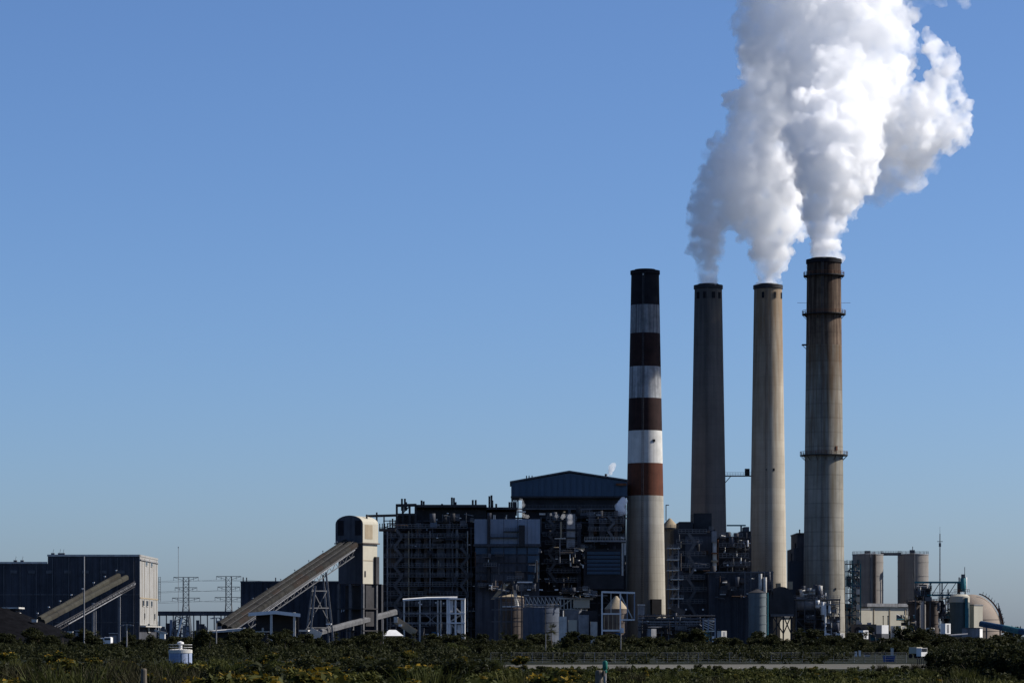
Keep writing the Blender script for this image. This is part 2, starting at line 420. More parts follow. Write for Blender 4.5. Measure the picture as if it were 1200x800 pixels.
_ico = None
def ico():
    global _ico
    if _ico is None:
        bm = bmesh.new(); bmesh.ops.create_icosphere(bm, subdivisions=2, radius=1.0)
        bm.verts.ensure_lookup_table()
        _ico = (np.array([v.co[:] for v in bm.verts]), np.array([[v.index for v in f.verts] for f in bm.faces]))
        bm.free()
    return _ico

def plume(name, label, lobes, dens, seed, voxel=1.0, billow=1.0, puff=(0.30, 0.52), n_puff=16, sub=True, small=1.0, group='steam plumes rising from the chimneys', veil=None, torn=0.0, col=(0.974, 0.980, 0.988)):
    """lobes: (photo col, photo row, radius in photo px, depth Y, squash). Each lobe sprouts puffs, puffs sprout puffs."""
    rg = random.Random(seed)
    sph = []
    for (x, y, r, d, *sq) in lobes:
        c = P_(x, y, d); r = r * d / F
        sph.append((c, r * .86))
        for v in fib(n_puff, rg.random()):
            q = rg.uniform(*puff)
            v = (v + Vector((rg.uniform(-.3, .3), rg.uniform(-.3, .3), rg.uniform(-.3, .3)))).normalized()
            c2 = c + v * r * rg.uniform(.62, .86); rr = r * q
            sph.append((c2, rr))
            if sub and rr > 1.6:
                for w in fib(7, rg.random()):
                    w = (w + v * .9 + Vector((rg.uniform(-.4, .4), rg.uniform(-.4, .4), rg.uniform(-.4, .4)))).normalized()
                    if rg.random() < .8: sph.append((c2 + w * rr * .85, rr * rg.uniform(.28, .5)))
    iv, if_ = ico()
    V = np.concatenate([iv * r + np.array(c[:]) for (c, r) in sph]); Fc = np.concatenate([if_ + k * len(iv) for k in range(len(sph))])
    me = bpy.data.meshes.new(name); me.from_pydata(V.tolist(), [], Fc.tolist()); me.materials.append(steam_mat(name + '_steam', dens, torn=torn, col=col))
    o = bpy.data.objects.new(name, me); COL.objects.link(o)
    rm = o.modifiers.new('union', 'REMESH'); rm.mode = 'VOXEL'; rm.voxel_size = voxel; rm.use_smooth_shade = True
    def disp(kind, size, strength, o=o, mid=.5, **kw):
        tx = bpy.data.textures.new(name + kind, kind); tx.noise_scale = size
        for k, v in kw.items(): setattr(tx, k, v)
        dm = o.modifiers.new(kind, 'DISPLACE'); dm.texture = tx; dm.texture_coords = 'GLOBAL'; dm.strength = strength; dm.mid_level = mid
    disp('CLOUDS', 9.0, 3.0 * billow, noise_depth=3)
    disp('VORONOI', 4.2, -2.8 * billow)
    disp('VORONOI', 1.9, -1.5 * billow * small)
    disp('CLOUDS', 1.5, 1.0 * billow * small, noise_depth=4)
    r2 = o.modifiers.new('clean', 'REMESH'); r2.mode = 'VOXEL'; r2.voxel_size = voxel * .65; r2.use_smooth_shade = True
    if veil:
        mv = me.copy(); mv.materials.clear(); mv.materials.append(steam_mat(name + '_veil', veil[0])); ov = bpy.data.objects.new('thin_veil', mv); COL.objects.link(ov); ov.parent = o
        q = ov.modifiers.new('union', 'REMESH'); q.mode = 'VOXEL'; q.voxel_size = voxel * 1.3; q.use_smooth_shade = True
        disp('CLOUDS', 7.0, veil[1] * 3.2, ov, .42, noise_depth=4, noise_scale=7.0); disp('CLOUDS', 2.2, veil[1] * 1.3, ov, .5, noise_depth=5, noise_scale=2.2)
        q = ov.modifiers.new('clean', 'REMESH'); q.mode = 'VOXEL'; q.voxel_size = voxel * .85; q.use_smooth_shade = True
    tag(o, label, 'smoke plume', group)
    return o

# tallest chimney: narrow dense neck, billowing column drifting right and away
def dline(y, d0, y0, k): return d0 - (y0 - y) * k
TORN = 0.14
W4 = lambda y: D4 + max(0, 300 - y) * .11          # the column leans back a little
WB = lambda y: 1242                               # the bank it feeds has drifted farther back
plume('steam_plume', 'dense white steam column boiling up from the tallest chimney', [
    (966, 308, 15.5, D4), (966, 301, 16, D4), (966, 292, 16, D4), (967, 283, 16.5, D4), (967, 271, 19, W4(270)), (965, 258, 20, W4(258)), (978, 254, 17, W4(254)), (962, 242, 22, W4(242)), (982, 238, 24, W4(238)),
    (958, 226, 20, W4(226)), (975, 222, 30, W4(222)), (997, 224, 20, W4(222)), (1006, 212, 20, W4(212)), (985, 204, 32, W4(204)), (955, 206, 25, W4(206)), (946, 190, 22, W4(190)), (1012, 198, 17, W4(198)), (1008, 182, 26, W4(182)), (972, 182, 36, W4(180)), (940, 172, 18, W4(172)),
    (995, 160, 34, W4(160)), (960, 158, 34, W4(158)), (1022, 168, 14, W4(168)), (935, 152, 14, W4(152)), (985, 132, 32, W4(132)), (952, 130, 25, W4(130)), (1012, 140, 22, W4(140))], 0.30, 3, voxel=.65, billow=1.25, puff=(.26, .5), n_puff=20, torn=TORN)
plume('steam_plume', 'bright drifting bank of steam at the top, above the boiling column', [
    (970, 118, 36, 1222), (1008, 112, 38, 1224), (975, 92, 42, 1230), (1022, 95, 40, WB(0)), (938, 118, 22, 1228), (940, 92, 34, WB(0)), (905, 72, 24, WB(0)), (985, 60, 46, WB(0)), (1028, 55, 40, WB(0)), (940, 45, 42, WB(0)), (1040, 85, 30, WB(0)),
    (905, 22, 40, WB(0)), (960, 10, 50, WB(0)), (1010, 8, 46, WB(0)), (1045, 22, 26, WB(0)), (890, 50, 24, WB(0)), (885, 5, 20, WB(0)),
    (915, -35, 40, WB(0)), (960, -42, 40, WB(0)), (1000, -38, 32, WB(0)), (925, -80, 34, WB(0)), (880, -95, 28, WB(0))], 0.17, 41, voxel=.65, billow=1.35, puff=(.26, .5), n_puff=20, torn=TORN)
plume('steam_plume', 'sunlit white puff of steam blown out rightwards high over the tallest chimney', [
    (1040, 138, 38, WB(0)), (1070, 160, 34, WB(0)), (1085, 128, 30, WB(0)), (1106, 152, 24, WB(0)), (1120, 142, 17, WB(0)), (1132, 152, 9, WB(0)), (1128, 165, 8, WB(0)),
    (1098, 100, 18, WB(0)), (1110, 80, 15, WB(0)), (1096, 56, 14, WB(0)), (1086, 40, 8, WB(0)), (1122, 110, 12, WB(0)), (1133, 124, 8, WB(0)), (1062, 118, 26, WB(0)), (1112, 62, 8, WB(0)), (1118, 95, 9, WB(0)), (1137, 138, 7, WB(0))], 0.20, 8, voxel=.65, billow=1.35, puff=(.26, .5), n_puff=20, torn=TORN)
plume('steam_plume', 'thin grey veil of steam hanging under the sunlit puff', [
    (1045, 190, 34, WB(0)), (1062, 205, 25, WB(0)), (1030, 212, 24, WB(0)), (1075, 188, 22, WB(0)), (1020, 225, 13, WB(0)), (1078, 215, 10, WB(0))], 0.08, 12, voxel=.9, torn=TORN)
plume('steam_plume', 'wispy torn scraps of steam at the top right edge', [
    (1060, 0, 10, WB(0)), (1076, 5, 8, WB(0)), (1068, 16, 6, WB(0)), (1064, 26, 5, WB(0)), (1105, -4, 10, WB(0)), (1126, -2, 8, WB(0)), (1090, -12, 13, WB(0)), (1134, 3, 5, WB(0)), (1120, -24, 20, WB(0))], 0.05, 17, voxel=.6, billow=1.2, torn=TORN)
# middle pair: two narrow necks that merge into one bluish grey bank, standing back behind the column
W3 = lambda y: D3 + 9
plume('steam_plume', 'bluish white steam bank merging over the two middle chimneys', [
    (830, 337, 11.5, D2), (830, 331, 12, D2), (830, 322, 12.5, D2), (830, 312, 13, D2), (830, 298, 16, D2), (830, 280, 20, D2), (829, 258, 22, W3(258)), (818, 246, 12, W3(245)), (836, 235, 24, W3(235)),
    (900, 337, 12, D3), (900, 331, 12.5, D3), (900, 322, 13, D3), (901, 312, 14.5, D3), (903, 298, 19, D3), (904, 283, 25, W3(283)), (905, 266, 30, W3(264)), (932, 264, 16, W3(262)), (878, 260, 20, W3(262)),
    (856, 243, 22, W3(245)), (846, 214, 26, W3(215)), (880, 230, 33, W3(232)), (908, 225, 34, W3(225)), (848, 184, 24, W3(188)), (838, 195, 15, W3(195)), (886, 188, 40, W3(185)), (915, 200, 30, W3(200)),
    (878, 150, 26, W3(150)), (905, 142, 38, W3(140)), (858, 118, 13, W3(118)), (892, 104, 30, W3(100)), (872, 128, 16, W3(128)), (920, 95, 32, W3(95)), (890, 66, 24, W3(60))], 0.25, 23, voxel=.65, billow=1.4, puff=(.26, .5), n_puff=20, torn=TORN, col=(.994, .996, 1.0))
# ------------------------------------------------------------------ left hall
rnd = random.Random(5)
t = Thing('storage_hall', 'long dark navy industrial hall at the left edge with one sunlit end wall', 'building', P_(80, 757, 1110).xy.to_3d())
Y0, Y1 = 1110, 1166
xe = X_(163, Y0)
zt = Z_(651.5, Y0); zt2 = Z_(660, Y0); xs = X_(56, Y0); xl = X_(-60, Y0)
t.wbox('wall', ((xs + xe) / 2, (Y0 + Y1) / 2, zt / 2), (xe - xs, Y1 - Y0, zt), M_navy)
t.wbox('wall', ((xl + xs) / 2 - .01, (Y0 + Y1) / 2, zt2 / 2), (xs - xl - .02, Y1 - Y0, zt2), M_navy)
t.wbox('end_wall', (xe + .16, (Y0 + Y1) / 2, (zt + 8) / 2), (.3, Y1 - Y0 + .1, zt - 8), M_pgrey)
t.wbox('parapet', ((xs + xe) / 2, Y0 - .15, zt + .3), (xe - xs + .3, .5, .7), M_pale)
t.wbox('parapet', ((xl + xs) / 2, Y0 - .15, zt2 + .3), (xs - xl - .3, .5, .7), M_pale)
t.wbox('parapet', (xe + .1, (Y0 + Y1) / 2, zt + .32), (.7, Y1 - Y0, .7), M_pgrey)
for k in range(26):                                     # sheeting ribs of the long wall
    x = xl + (xe - xl) * (k + .5) / 26
    h = zt if x > xs else zt2
    t.wbox('cladding_rib', (x, Y0 - .12, h / 2), (.35, .22, h - .2), M_navy)
for (zz) in (9, 19):
    t.wbox('girt', ((xl + xe) / 2, Y0 - .06, zz), (xe - xl, .1, .4), M_dgrey)
for (x, w, h) in ((20, 3.5, 4.5), (88, 4, 5), (128, 3, 4), (150, 1.2, 2.4)):
    o = t.pbox('door', x, x + w * F / Y0, 757 - h * F / Y0, 757, Y0 - .3, Y0 - .1, M_grey); t.wbox('lintel', (X_(x, Y0) + w / 2, Y0 - .4, h + 1.0), (w + .4, .3, .25), M_pale, parent=o)
for k in range(9):
    x = 4 + k * 19; t.pbox('downpipe', x, x + .9, 662 if x < 56 else 653, 757, Y0 - .5, Y0 - .25, M_dgrey)
for k in range(7):
    x = 12 + k * 21; t.pbox('louvre', x, x + 8, 668, 671.5, Y0 - .35, Y0 - .2, M_dgrey)
for (yy, w) in ((6, .5), (13, .3), (29, .3), (43, .4), (51, .3)): t.wbox('cladding_seam', (xe + .36, Y0 + yy, zt / 2 + 4), (.12, w, zt - 9), M_tan)
t.wbox('gutter', (xe + .5, (Y0 + Y1) / 2, zt - 1.2), (.4, Y1 - Y0, .35), M_grey)
t.wbox('belt_course', (xe + .36, (Y0 + Y1) / 2, Z_(700, Y0)), (.14, Y1 - Y0, .5), M_tan)
for (yy, zy, w, h) in ((20, 658, 5, 1.8), (36, 658, 5, 1.8), (10, 706, 5, 2.0), (22, 706, 6, 2.0), (36, 706, 5, 2.0), (14, 721, 3.5, 2), (46, 721, 3.5, 2), (27, 735, 6, 3)):
    wv = t.wbox('window', (xe + .33, Y0 + yy, Z_(zy, Y0)), (.1, w, h), M_glass)
    t.wbox('sill', (xe + .42, Y0 + yy, Z_(zy, Y0) - h / 2 - .1), (.3, w + .4, .18), M_pale, parent=wv)
t.wbox('canopy', (xe + 1.2, Y0 + 26, Z_(733.5, Y0)), (2.3, 50, .4), M_pale)
for k in range(14):
    t.wbox('ladder_rung', (xe + .9, Y1 + .6, Z_(676 + 2 * k, 1166)), (.9, .15, .12), M_dgrey)
t.wbox('ladder_rail', (xe + .5, Y1 + .6, Z_(690, 1166)), (.12, .15, 9.4), M_dgrey); t.wbox('ladder_rail', (xe + 1.3, Y1 + .6, Z_(690, 1166)), (.12, .15, 9.4), M_dgrey)
for (x, zz) in ((18, zt2), (26, zt2), (62, zt), (70, zt), (74, zt)):
    t.wbox('roof_vent', (X_(x, 1125), 1125, zz + .8), (1.2, 1.2, 1.6), M_dgrey)
    t.bar('aerial', (X_(x, 1125), 1125, zz + 1.6), (X_(x + 1, 1125), 1125, zz + 3), .12, M_dgrey, 'rod')

# ------------------------------------------------------------------ inclined conveyors
def gallery(t, p, q, w, h, ms, name='sheet_panel', step=6.0, seed=1):
    """a sheeted conveyor tunnel from p to q, built panel by panel: low curved roof over upright sides, patched tones"""
    rg = random.Random(seed)
    p = t.l(p); q = t.l(q); d = (q - p); L_ = d.length; d.normalize()
    side = d.cross(Vector((0, 0, 1))).normalized(); up = side.cross(d).normalized()
    prof = [(-w / 2, 0), (-w / 2, h * .6)] + [(-w / 2 * math.cos(a), h * .6 + h * .4 * math.sin(a)) for a in (R(30), R(60), R(90), R(120), R(150))] + [(w / 2, h * .6), (w / 2, 0)]
    n = len(prof); k = max(2, int(L_ / step))
    for i in range(k):
        a, b = p + d * (L_ * i / k), p + d * (L_ * (i + 1) / k - .06); f = 1 + rg.uniform(-.02, .02); dz = rg.uniform(-.05, .05)
        vs_ = [e + side * x * f + up * (y * f + dz) for e in (a, b) for (x, y) in prof]
        fs = [(j, (j + 1) % n, n + (j + 1) % n, n + j) for j in range(n)] + [tuple(range(n - 1, -1, -1)), tuple(range(n, 2 * n))]
        t.mesh(name, vs_, fs, rg.choice(ms), local=True)

def truss(t, p, q, h, w, m, n=14, name='truss'):
    """open side frame under a gallery: two chords and zigzag web, hanging below the line p-q"""
    p = Vector(p); q = Vector(q); up = Vector((0, 0, 1))
    t.bar(name + '_chord', p, q, w, m); t.bar(name + '_chord', p - up * h, q - up * h, w, m)
    for i in range(n):
        a = p.lerp(q, i / n); b = p.lerp(q, (i + .5) / n) - up * h; c = p.lerp(q, (i + 1) / n)
        t.bar(name + '_web', a, b, w * .6, m); t.bar(name + '_web', b, c, w * .6, m)

M_gal2 = (mat('patched_sheeting', (0.028, 0.026, 0.022), 0.95, 0.3, 0.3, 0.6, (0.04, 0.036, 0.026)), mat('pale_gallery_sheeting', (0.036, 0.0345, 0.028), 0.95, 0.25, 0.3, 0.6, (0.05, 0.047, 0.036)))
M_gal = (M_gallery, M_gallery, mat('rusty_sheeting', (0.024, 0.019, 0.016), 0.95, 0.4, 0.3, 0.6, (0.03, 0.02, 0.015)), mat('sooty_sheeting', (0.018, 0.0175, 0.017), 0.85, 0.3, 0.3, 0.4))
t = Thing('conveyor', 'pale twin tube conveyor sloping up against the dark hall at left', 'conveyor', P_(60, 757, 1040).xy.to_3d())
gallery(t, P_(46, 727, 1030), P_(139, 676, 1108), 1.7, 1.5, M_gal2, seed=3)
gallery(t, P_(50, 730.5, 1026), P_(148, 678.5, 1106), 1.8, 1.6, M_gal2, seed=4)
t.pbar('walkway', 62, 736, 1022, 158, 683.5, 1102, .7, M_dgrey)
truss(t, P_(66, 733, 1020), P_(158, 681, 1100), 1.8, .25, M_dark)
t.pbar('pipe_run', 80, 731, 1018, 153, 690, 1098, .35, M_grey, 'rod')
for (x, yb, d) in ((75, 745, 1035), (109, 712, 1060), (111.5, 712, 1062), (140, 700, 1090)):
    t.bar('support_leg', (X_(x, d), d, 0), P_(x, yb - 6, d), .7, M_grey)
for k in range(8):
    u = k / 7; d = 1028 + 78 * u
    e = P_(44 + 92 * u, 718 - 50 * u, d)
    o = t.bar('lamp_post', e - Vector((0, 0, 1.5)), e, .12, M_dgrey); t.wbox('lamp_head', e, (.6, .6, .35), M_white, parent=o)

t = Thing('conveyor', 'long steep coal conveyor of three tubes climbing to the transfer tower', 'conveyor', P_(300, 757, 1130).xy.to_3d())
A, B = 1030, 1124
gallery(t, P_(257, 733.5, A), P_(405, 636, B), 1.9, 1.5, M_gal, seed=5)
gallery(t, P_(263.5, 736.5, A - 2.8), P_(411, 638, B - 2.8), 1.9, 1.5, M_gal, seed=6)
gallery(t, P_(270, 739, A - 5.6), P_(417, 640, B - 5.6), 1.9, 1.6, M_gal, seed=7)
for (xa_, ya_, xb_, yb_, dd_) in ((260.5, 733.6, 408, 635.5, 1.4), (267, 736.4, 414, 637.5, 4.2)):
    t.pbar('gap_shade_bar', xa_, ya_ + 1.2, A - dd_, xb_, yb_ + 1.2, B - dd_, .5, M_dark)  # dark bars stand in for the shaded gaps between the tubes
    t.pbar('handrail', xa_, ya_ - 3.2, A - dd_, xb_, yb_ - 3.2, B - dd_, .10, M_dgrey)
t.pbar('edge_beam', 272, 740, A - 6.8, 418, 641.2, B - 6.8, .3, M_dgrey)
truss(t, P_(290, 730, A + 4), P_(415, 644.5, B - 8), 2.2, .26, M_dgrey, 16)
t.pbar('pipe_run', 314, 716, A + 16, 416, 644, B - 12, .3, M_grey, 'rod')
for (xb, xt, yt, d) in ((357, 367, 674, 1088), (362, 369.5, 680, 1080), (386, 378.5, 667, 1098), (391.5, 382, 664, 1092)):
    t.bar('trestle_leg', (X_(xb, d), d, 0), P_(xt, yt + 6, d), .65, M_grey)
for (d, y) in ((1084, 735), (1084, 712), (1084, 692)):
    t.pbar('trestle_tie', 360 + (735 - y) * .11, y, d, 389 - (735 - y) * .13, y, d + 8, .35, M_dgrey)
t.pbar('trestle_brace', 358, 738, 1086, 384, 690, 1094, .28, M_dgrey); t.pbar('trestle_brace', 390, 738, 1094, 366, 690, 1086, .28, M_dgrey)
t.pbox('trestle_platform', 382, 388, 730, 731.5, 1085, 1088, M_white)
for k in range(9):
    u = (k + .5) / 9; d = A + (B - A) * u; e = P_(255 + 148 * u, 728 - 99 * u, d)
    o = t.bar('lamp_post', e - Vector((0, 0, 1.6)), e, .12, M_dgrey); t.wbox('lamp_head', e, (.5, .5, .3), M_pale, parent=o)

# transfer tower at the head of the conveyor
rot = R(30); TD = 1128
t = Thing('transfer_tower', 'cream coal transfer tower with arched roof at the conveyor head', 'tower', P_(418.5, 757, TD).xy.to_3d(), rot=-rot)
Wd, Dp = 11.6, 10.6
zc0, zc1 = Z_(636, TD), Z_(614, TD); zr = Z_(604.5, TD); zlow = Z_(684, TD)
def arch(w, d, z0, z1, zr, off=(0, 0)):
    pr = [(-w / 2, z0), (-w / 2, z1)] + [(-w / 2 * math.cos(a), z1 + (zr - z1) * math.sin(a)) for a in [R(k) for k in range(15, 180, 15)]] + [(w / 2, z1), (w / 2, z0)]
    n = len(pr); v = [(a + off[0], -d / 2 + off[1], b) for a, b in pr] + [(a + off[0], d / 2 + off[1], b) for a, b in pr]
    f = [(i, (i + 1) % n, n + (i + 1) % n, n + i) for i in range(n)] + [tuple(range(n - 1, -1, -1)), tuple(range(n, 2 * n))]
    return v, [x[::-1] for x in f]
v, f = arch(Wd, Dp, zc0, zc1, zr); t.mesh('cabin', v, f, M_cream, local=True)
v, f = arch(Wd + .3, .12, zc0 + .1, zc1, zr + .1, (0, -Dp / 2 - .06)); t.mesh('front_shade_sheet', v, f, M_navy, local=True)  # navy sheet puts the shade of the cabin front into colour
v, f = arch(Wd + .5, Dp + .5, zc1 + 1.2, zc1 + 1.3, zr + .25); 
t.lbox('ledge', (0, 0, zc0 - .25), (Wd + .9, Dp + .9, .45), M_brown)
t.lbox('lower_body', (.3, .2, (zc0 - .5 + zlow) / 2), (Wd - 1.2, Dp - .8, zc0 - .5 - zlow), M_cream)
t.lbox('lower_front_shade_sheet', (.3, -Dp / 2 + .5, (zc0 - .5 + zlow) / 2), (Wd - 1.0, .2, zc0 - .5 - zlow), M_navy)  # dark sheet carries the shade on the lower front
for k, (zz) in enumerate((zc0 - 6.5,)):
    t.lbox('girt', (Wd / 2 - .25, 0, zz), (.12, Dp - 1, .25), M_tan)
t.lbox('louvre', (Wd / 2 + .02, -1.2, (zc0 + zc1) / 2 + .5), (.1, 5.2, 5.2), M_tan)
t.lbox('door', (Wd / 2 - .22, -3.2, zlow + 3.6), (.1, .9, 2.2), M_dark)
t.lbox('chute', (Wd / 2 - .6 + .6, 4.0, zlow + 5), (1.2, 2.2, 10), M_dark)
t.lbox('opening', (-3.6, -Dp / 2 - .14, zc1 - 1.5), (2.6, .08, 5.5), M_black_band); t.lbox('opening', (3.9, -Dp / 2 - .14, zc1 - 1.5), (2.6, .08, 5.5), M_black_band)
for (x, y) in ((-5, -4.5), (5.4, -4.5), (-5, 4.5), (5.4, 4.5), (0, -4.5)):
    t.lbox('column', (x, y, zlow / 2), (.9, .9, zlow), M_dgrey)
for zz in (6, 14): t.lbox('floor', (.2, 0, zz), (11.5, 10, .4), M_dark)
t.lbox('bunker', (.6, 1.5, zlow - 8), (9, 7, 15), M_dark)
t.lbox('roof_vent', (4.2, 0, zc1 + 2.2), (.5, .5, 2.6), M_dark)

t = Thing('pipe_bridge', 'dark overhead pipe bridge from the transfer tower roof to the boiler house', 'pipe bridge', P_(455, 604, 1135))
t.pbar('chord', 430, 604.5, 1134, 466, 603.5, 1134, .9, M_dark); t.pbar('post', 441.5, 600, 1134, 441.5, 611, 1134, .6, M_dark); 
t.pbox('cabinet', 444, 463, 619, 622, 1132, 1136, M_dark); 
for k in range(7): t.pbar('post', 445 + k * 3, 613 - (k > 3) * 4, 1134, 445 + k * 3, 622, 1134, .35, M_dark)
t.pbar('rail', 444, 618, 1134, 464, 618, 1134, .25, M_dark); t.pbar('rail', 453, 613, 1134, 464, 613, 1134, .3, M_dark)

t = Thing('bunker_building', 'low dark flat-roofed block behind the steep conveyor', 'building', P_(350, 757, 1262).xy.to_3d())
t.pbox('wall', 282, 420, 681.5, 757.5, 1262, 1300, M_navy)
t.pbox('parapet', 281.6, 420, 680.4, 682, 1261.6, 1300.4, M_dgrey)
for k in range(19): t.pbox('cladding_rib', 284 + k * 7.3, 285 + k * 7.3, 682.6, 757, 1261.6, 1262, M_navy)
for x in (285, 289, 323): t.pbar('roof_vent', x, 674 + rnd.random() * 3, 1268, x, 681, 1268, .45, M_dgrey)
for k in range(6): t.pbar('lamp_head', 400 + k * 2.5, 714 + rnd.random() * 3, 1258, 400.6 + k * 2.5, 714, 1258, .3, M_white)
t.pbox('annex', 420, 447, 684, 757, 1240, 1290, M_dark)
for k in range(10): t.pbox('window', 424 + k * 1.9, 425.1 + k * 1.9, 711, 713, 1239.8, 1240, M_pale)

t = Thing('conveyor', 'thin dark ground conveyor rising right towards the boiler house', 'conveyor', P_(400, 757, 1090).xy.to_3d())
gallery(t, P_(363, 746, 1080), P_(463, 719.5, 1150), 2.0, 2.0, (M_dgrey,), seed=8)
t.pbar('roof_edge', 363, 744.6, 1078.5, 463, 717.6, 1148.5, .35, M_pale)
for k in range(6): 
    u = k / 5; d = 1083 + 62 * u
    t.bar('support_leg', (X_(372 + 85 * u, d), d, 0), P_(372 + 85 * u, 744 - 23 * u, d), .4, M_dgrey)

# sheds and canopies at the conveyor foot
t = Thing('open_canopy', 'pale flat canopy on two white posts at the conveyor foot', 'canopy', P_(320, 757, 990).xy.to_3d())
v = [P_(291, 717.5, 982), P_(322, 715, 980), P_(352, 718.5, 980), P_(352, 718.5, 996), P_(322, 715, 998), P_(291, 717.5, 1000)]
v += [p - Vector((0, 0, 1.1)) for p in v]
t.mesh('roof', v, [(0, 1, 4, 5), (1, 2, 3, 4), (11, 10, 7, 6), (10, 9, 8, 7), (0, 6, 7, 1), (1, 7, 8, 2), (2, 8, 9, 3), (3, 9, 10, 4), (4, 10, 11, 5), (5, 11, 6, 0)], M_white)
for x in (318, 345): t.bar('post', (X_(x, 981), 981, 0), P_(x, 717, 981), .75, M_pale)
t.pbox('back_wall', 300, 350, 719, 742, 996, 996.5, M_dark)
t.pbox('cabin', 344.5, 354, 745, 757, 976, 980, M_cream)
t = Thing('machinery_shed', 'low pale-roofed shed under the foot of the steep conveyor', 'shed', P_(270, 757, 994).xy.to_3d())
v = [P_(243, 739.5, 986), P_(288, 736, 986), P_(288, 735, 1008), P_(243, 738.5, 1008)]
v += [p - Vector((0, 0, .6)) for p in v]
t.mesh('roof', v, [(0, 1, 2, 3), (7, 6, 5, 4), (0, 4, 5, 1), (1, 5, 6, 2), (2, 6, 7, 3), (3, 7, 4, 0)], M_pale)
t.pbox('wall', 247, 287, 740.5, 759, 990, 1006, M_dark)
t.pbox('extension_roof', 288, 314, 739, 740.4, 988, 1000, M_pale); t.pbox('extension_wall', 290, 312, 740.6, 759, 991, 1000, M_dark)
for x in (284, 308): t.pbar('roof_vent', x, 735, 990, x, 741, 990, .6, M_pale)
for x in (302, 309, 287): t.pbox('lamp_head', x, x + 1.4, 742, 743.4, 987, 987.5, M_white)
t = Thing('steel_fence_screen', 'upright pale grey slatted screen beside the machinery shed', 'screen', P_(285, 762, 1000).xy.to_3d())
for k in range(9): t.pbox('slat', 276.5 + k * 2.1, 278.1 + k * 2.1, 752.5 + (k > 6) * 3, 766, 1000, 1000.2, M_grey)
t.pbox('rail', 276, 296, 755, 755.5, 999.8, 1000, M_grey)
t = Thing('step_roof', 'thin pale lean-to roof right of the open canopy', 'canopy', P_(366, 757, 988).xy.to_3d())
t.pbox('roof', 350, 361, 737.5, 739.5, 986, 996, M_pale); t.pbar('roof', 361, 743, 986, 374, 749.5, 986, .6, M_pale, w2=5)
for x in (352, 359): t.bar('post', (X_(x, 990), 990, 0), P_(x, 739, 990), .4, M_grey)

# coal heap with a loader shed, far left
n = 40
vs_, fs = [], []
for i in range(n):
    for j in range(12):
        x = -190 + (X_(96, 1000) + 190) * i / (n - 1); y = 1000 + (j - 3) * 8
        px = 600 + x * F / 1000
        zt_ = np.interp(px, [-120, -20, 0, 20, 50, 85, 97], [16, 14.3, 13.2, 11.5, 8.3, 4.2, 0])
        h = max(0.0, 1 - abs(j - 4) / 5.5) * zt_ + rnd.uniform(-.35, .35) - (0.5 if j in (0, 11) or i == n - 1 else 0)
        vs_.append((x, y, max(h, -.5)))
for i in range(n - 1):
    for j in range(11): fs.append((i * 12 + j, (i + 1) * 12 + j, (i + 1) * 12 + j + 1, i * 12 + j + 1))
o = mesh_obj('coal_heap', vs_, fs, M_coal, True); tag(o, 'black coal heap sloping down in front of the dark hall', 'coal heap')
t = Thing('loader_shed', 'small pale-roofed loader shed on top of the coal heap at the left edge', 'shed', P_(0, 745, 1012))
t.pbox('roof', -30, 22, 711, 712.8, 1008, 1020, M_pale); t.pbox('wall', -30, 18, 713, 735, 1010, 1019, M_dark)
t = Thing('site_truck', 'small white truck parked on the coal heap slope', 'truck', P_(16, 721, 1020))
t.pbox('body', 11.5, 20, 716, 720, 1018, 1021, M_white); t.pbox('cab', 20.2, 23, 717.5, 721, 1018, 1021, M_white)
for x in (13.5, 18, 22): t.prim('cyl', 'wheel', P_(x, 721.5, 1017.7), (1, 1, .4), M_black_band, rot=(R(90), 0, 0))
for i, (x, y, d, lb) in enumerate(((40, 727, 1000, 'pale pump box on the coal slope below the twin tube conveyor'), (82, 741, 995, 'lone pale box low on the coal slope'))):
    t = Thing('equipment_box', lb, 'equipment box', P_(x, y + 1.5, d), 'small boxes on the coal slope')
    t.pbox('body', x - 3, x + 3, y - 1.2, y + 1.5, d, d + 1.5, M_pale); t.pbox('lid', x - 3.3, x + 3.3, y - 1.6, y - 1.2, d - .1, d + 1.6, M_white)
for (x, y, lb) in ((119, 752, 'white van with dark windscreen near the trees left of the hall'), (127, 751, 'second white van, just right of the first near the trees')):
    d = 760
    t = Thing('parked_van', lb, 'van', P_(x, 757, d).xy.to_3d(), 'white vans by the trees')
    t.loc = Vector((X_(x, d), d, Z_(y + 4.4, d))); t.o.location = t.loc
    t.wbox('body', t.loc + Vector((0, 0, 1.15)), (1.7, 4.2, 1.5), M_white); t.wbox('cab', t.loc + Vector((0, -.6, 1.75)), (1.5, 2.6, .5), M_white)
    t.wbox('windscreen', t.loc + Vector((0, -2.12, 1.5)), (1.4, .05, .5), M_glass)
    for sx in (-.75, .75):
        for sy in (-1.4, 1.4): t.prim('cyl', 'wheel', t.loc + Vector((sx, sy, .33)), (.66, .66, .25), M_black_band, rot=(0, R(90), 0))

# ------------------------------------------------------------------ boiler house and everything hung on it
def frame(t, x0, x1, y0, Y, cols, rows, m, mb, w=.55, seed=0, yb=757, brace=.5):
    """exposed steel face: columns, floor beams, braces, all pieces of their own"""
    rg = random.Random(seed)
    for c in cols: t.pbox('column', c - w * 1.5, c + w * 1.5, y0, yb, Y, Y + .7, m)
    for r in rows: t.pbox('beam', x0, x1, r - w, r + w, Y + .72, Y + 1.3, mb)
    for i in range(len(cols) - 1):
        for j in range(len(rows) - 1):
            if rg.random() < brace:
                a, b = (cols[i], cols[i + 1]) if rg.random() < .5 else (cols[i + 1], cols[i])
                t.pbar('brace', a, rows[j + 1], Y + 1.6, b, rows[j], Y + 1.6, .28, mb)

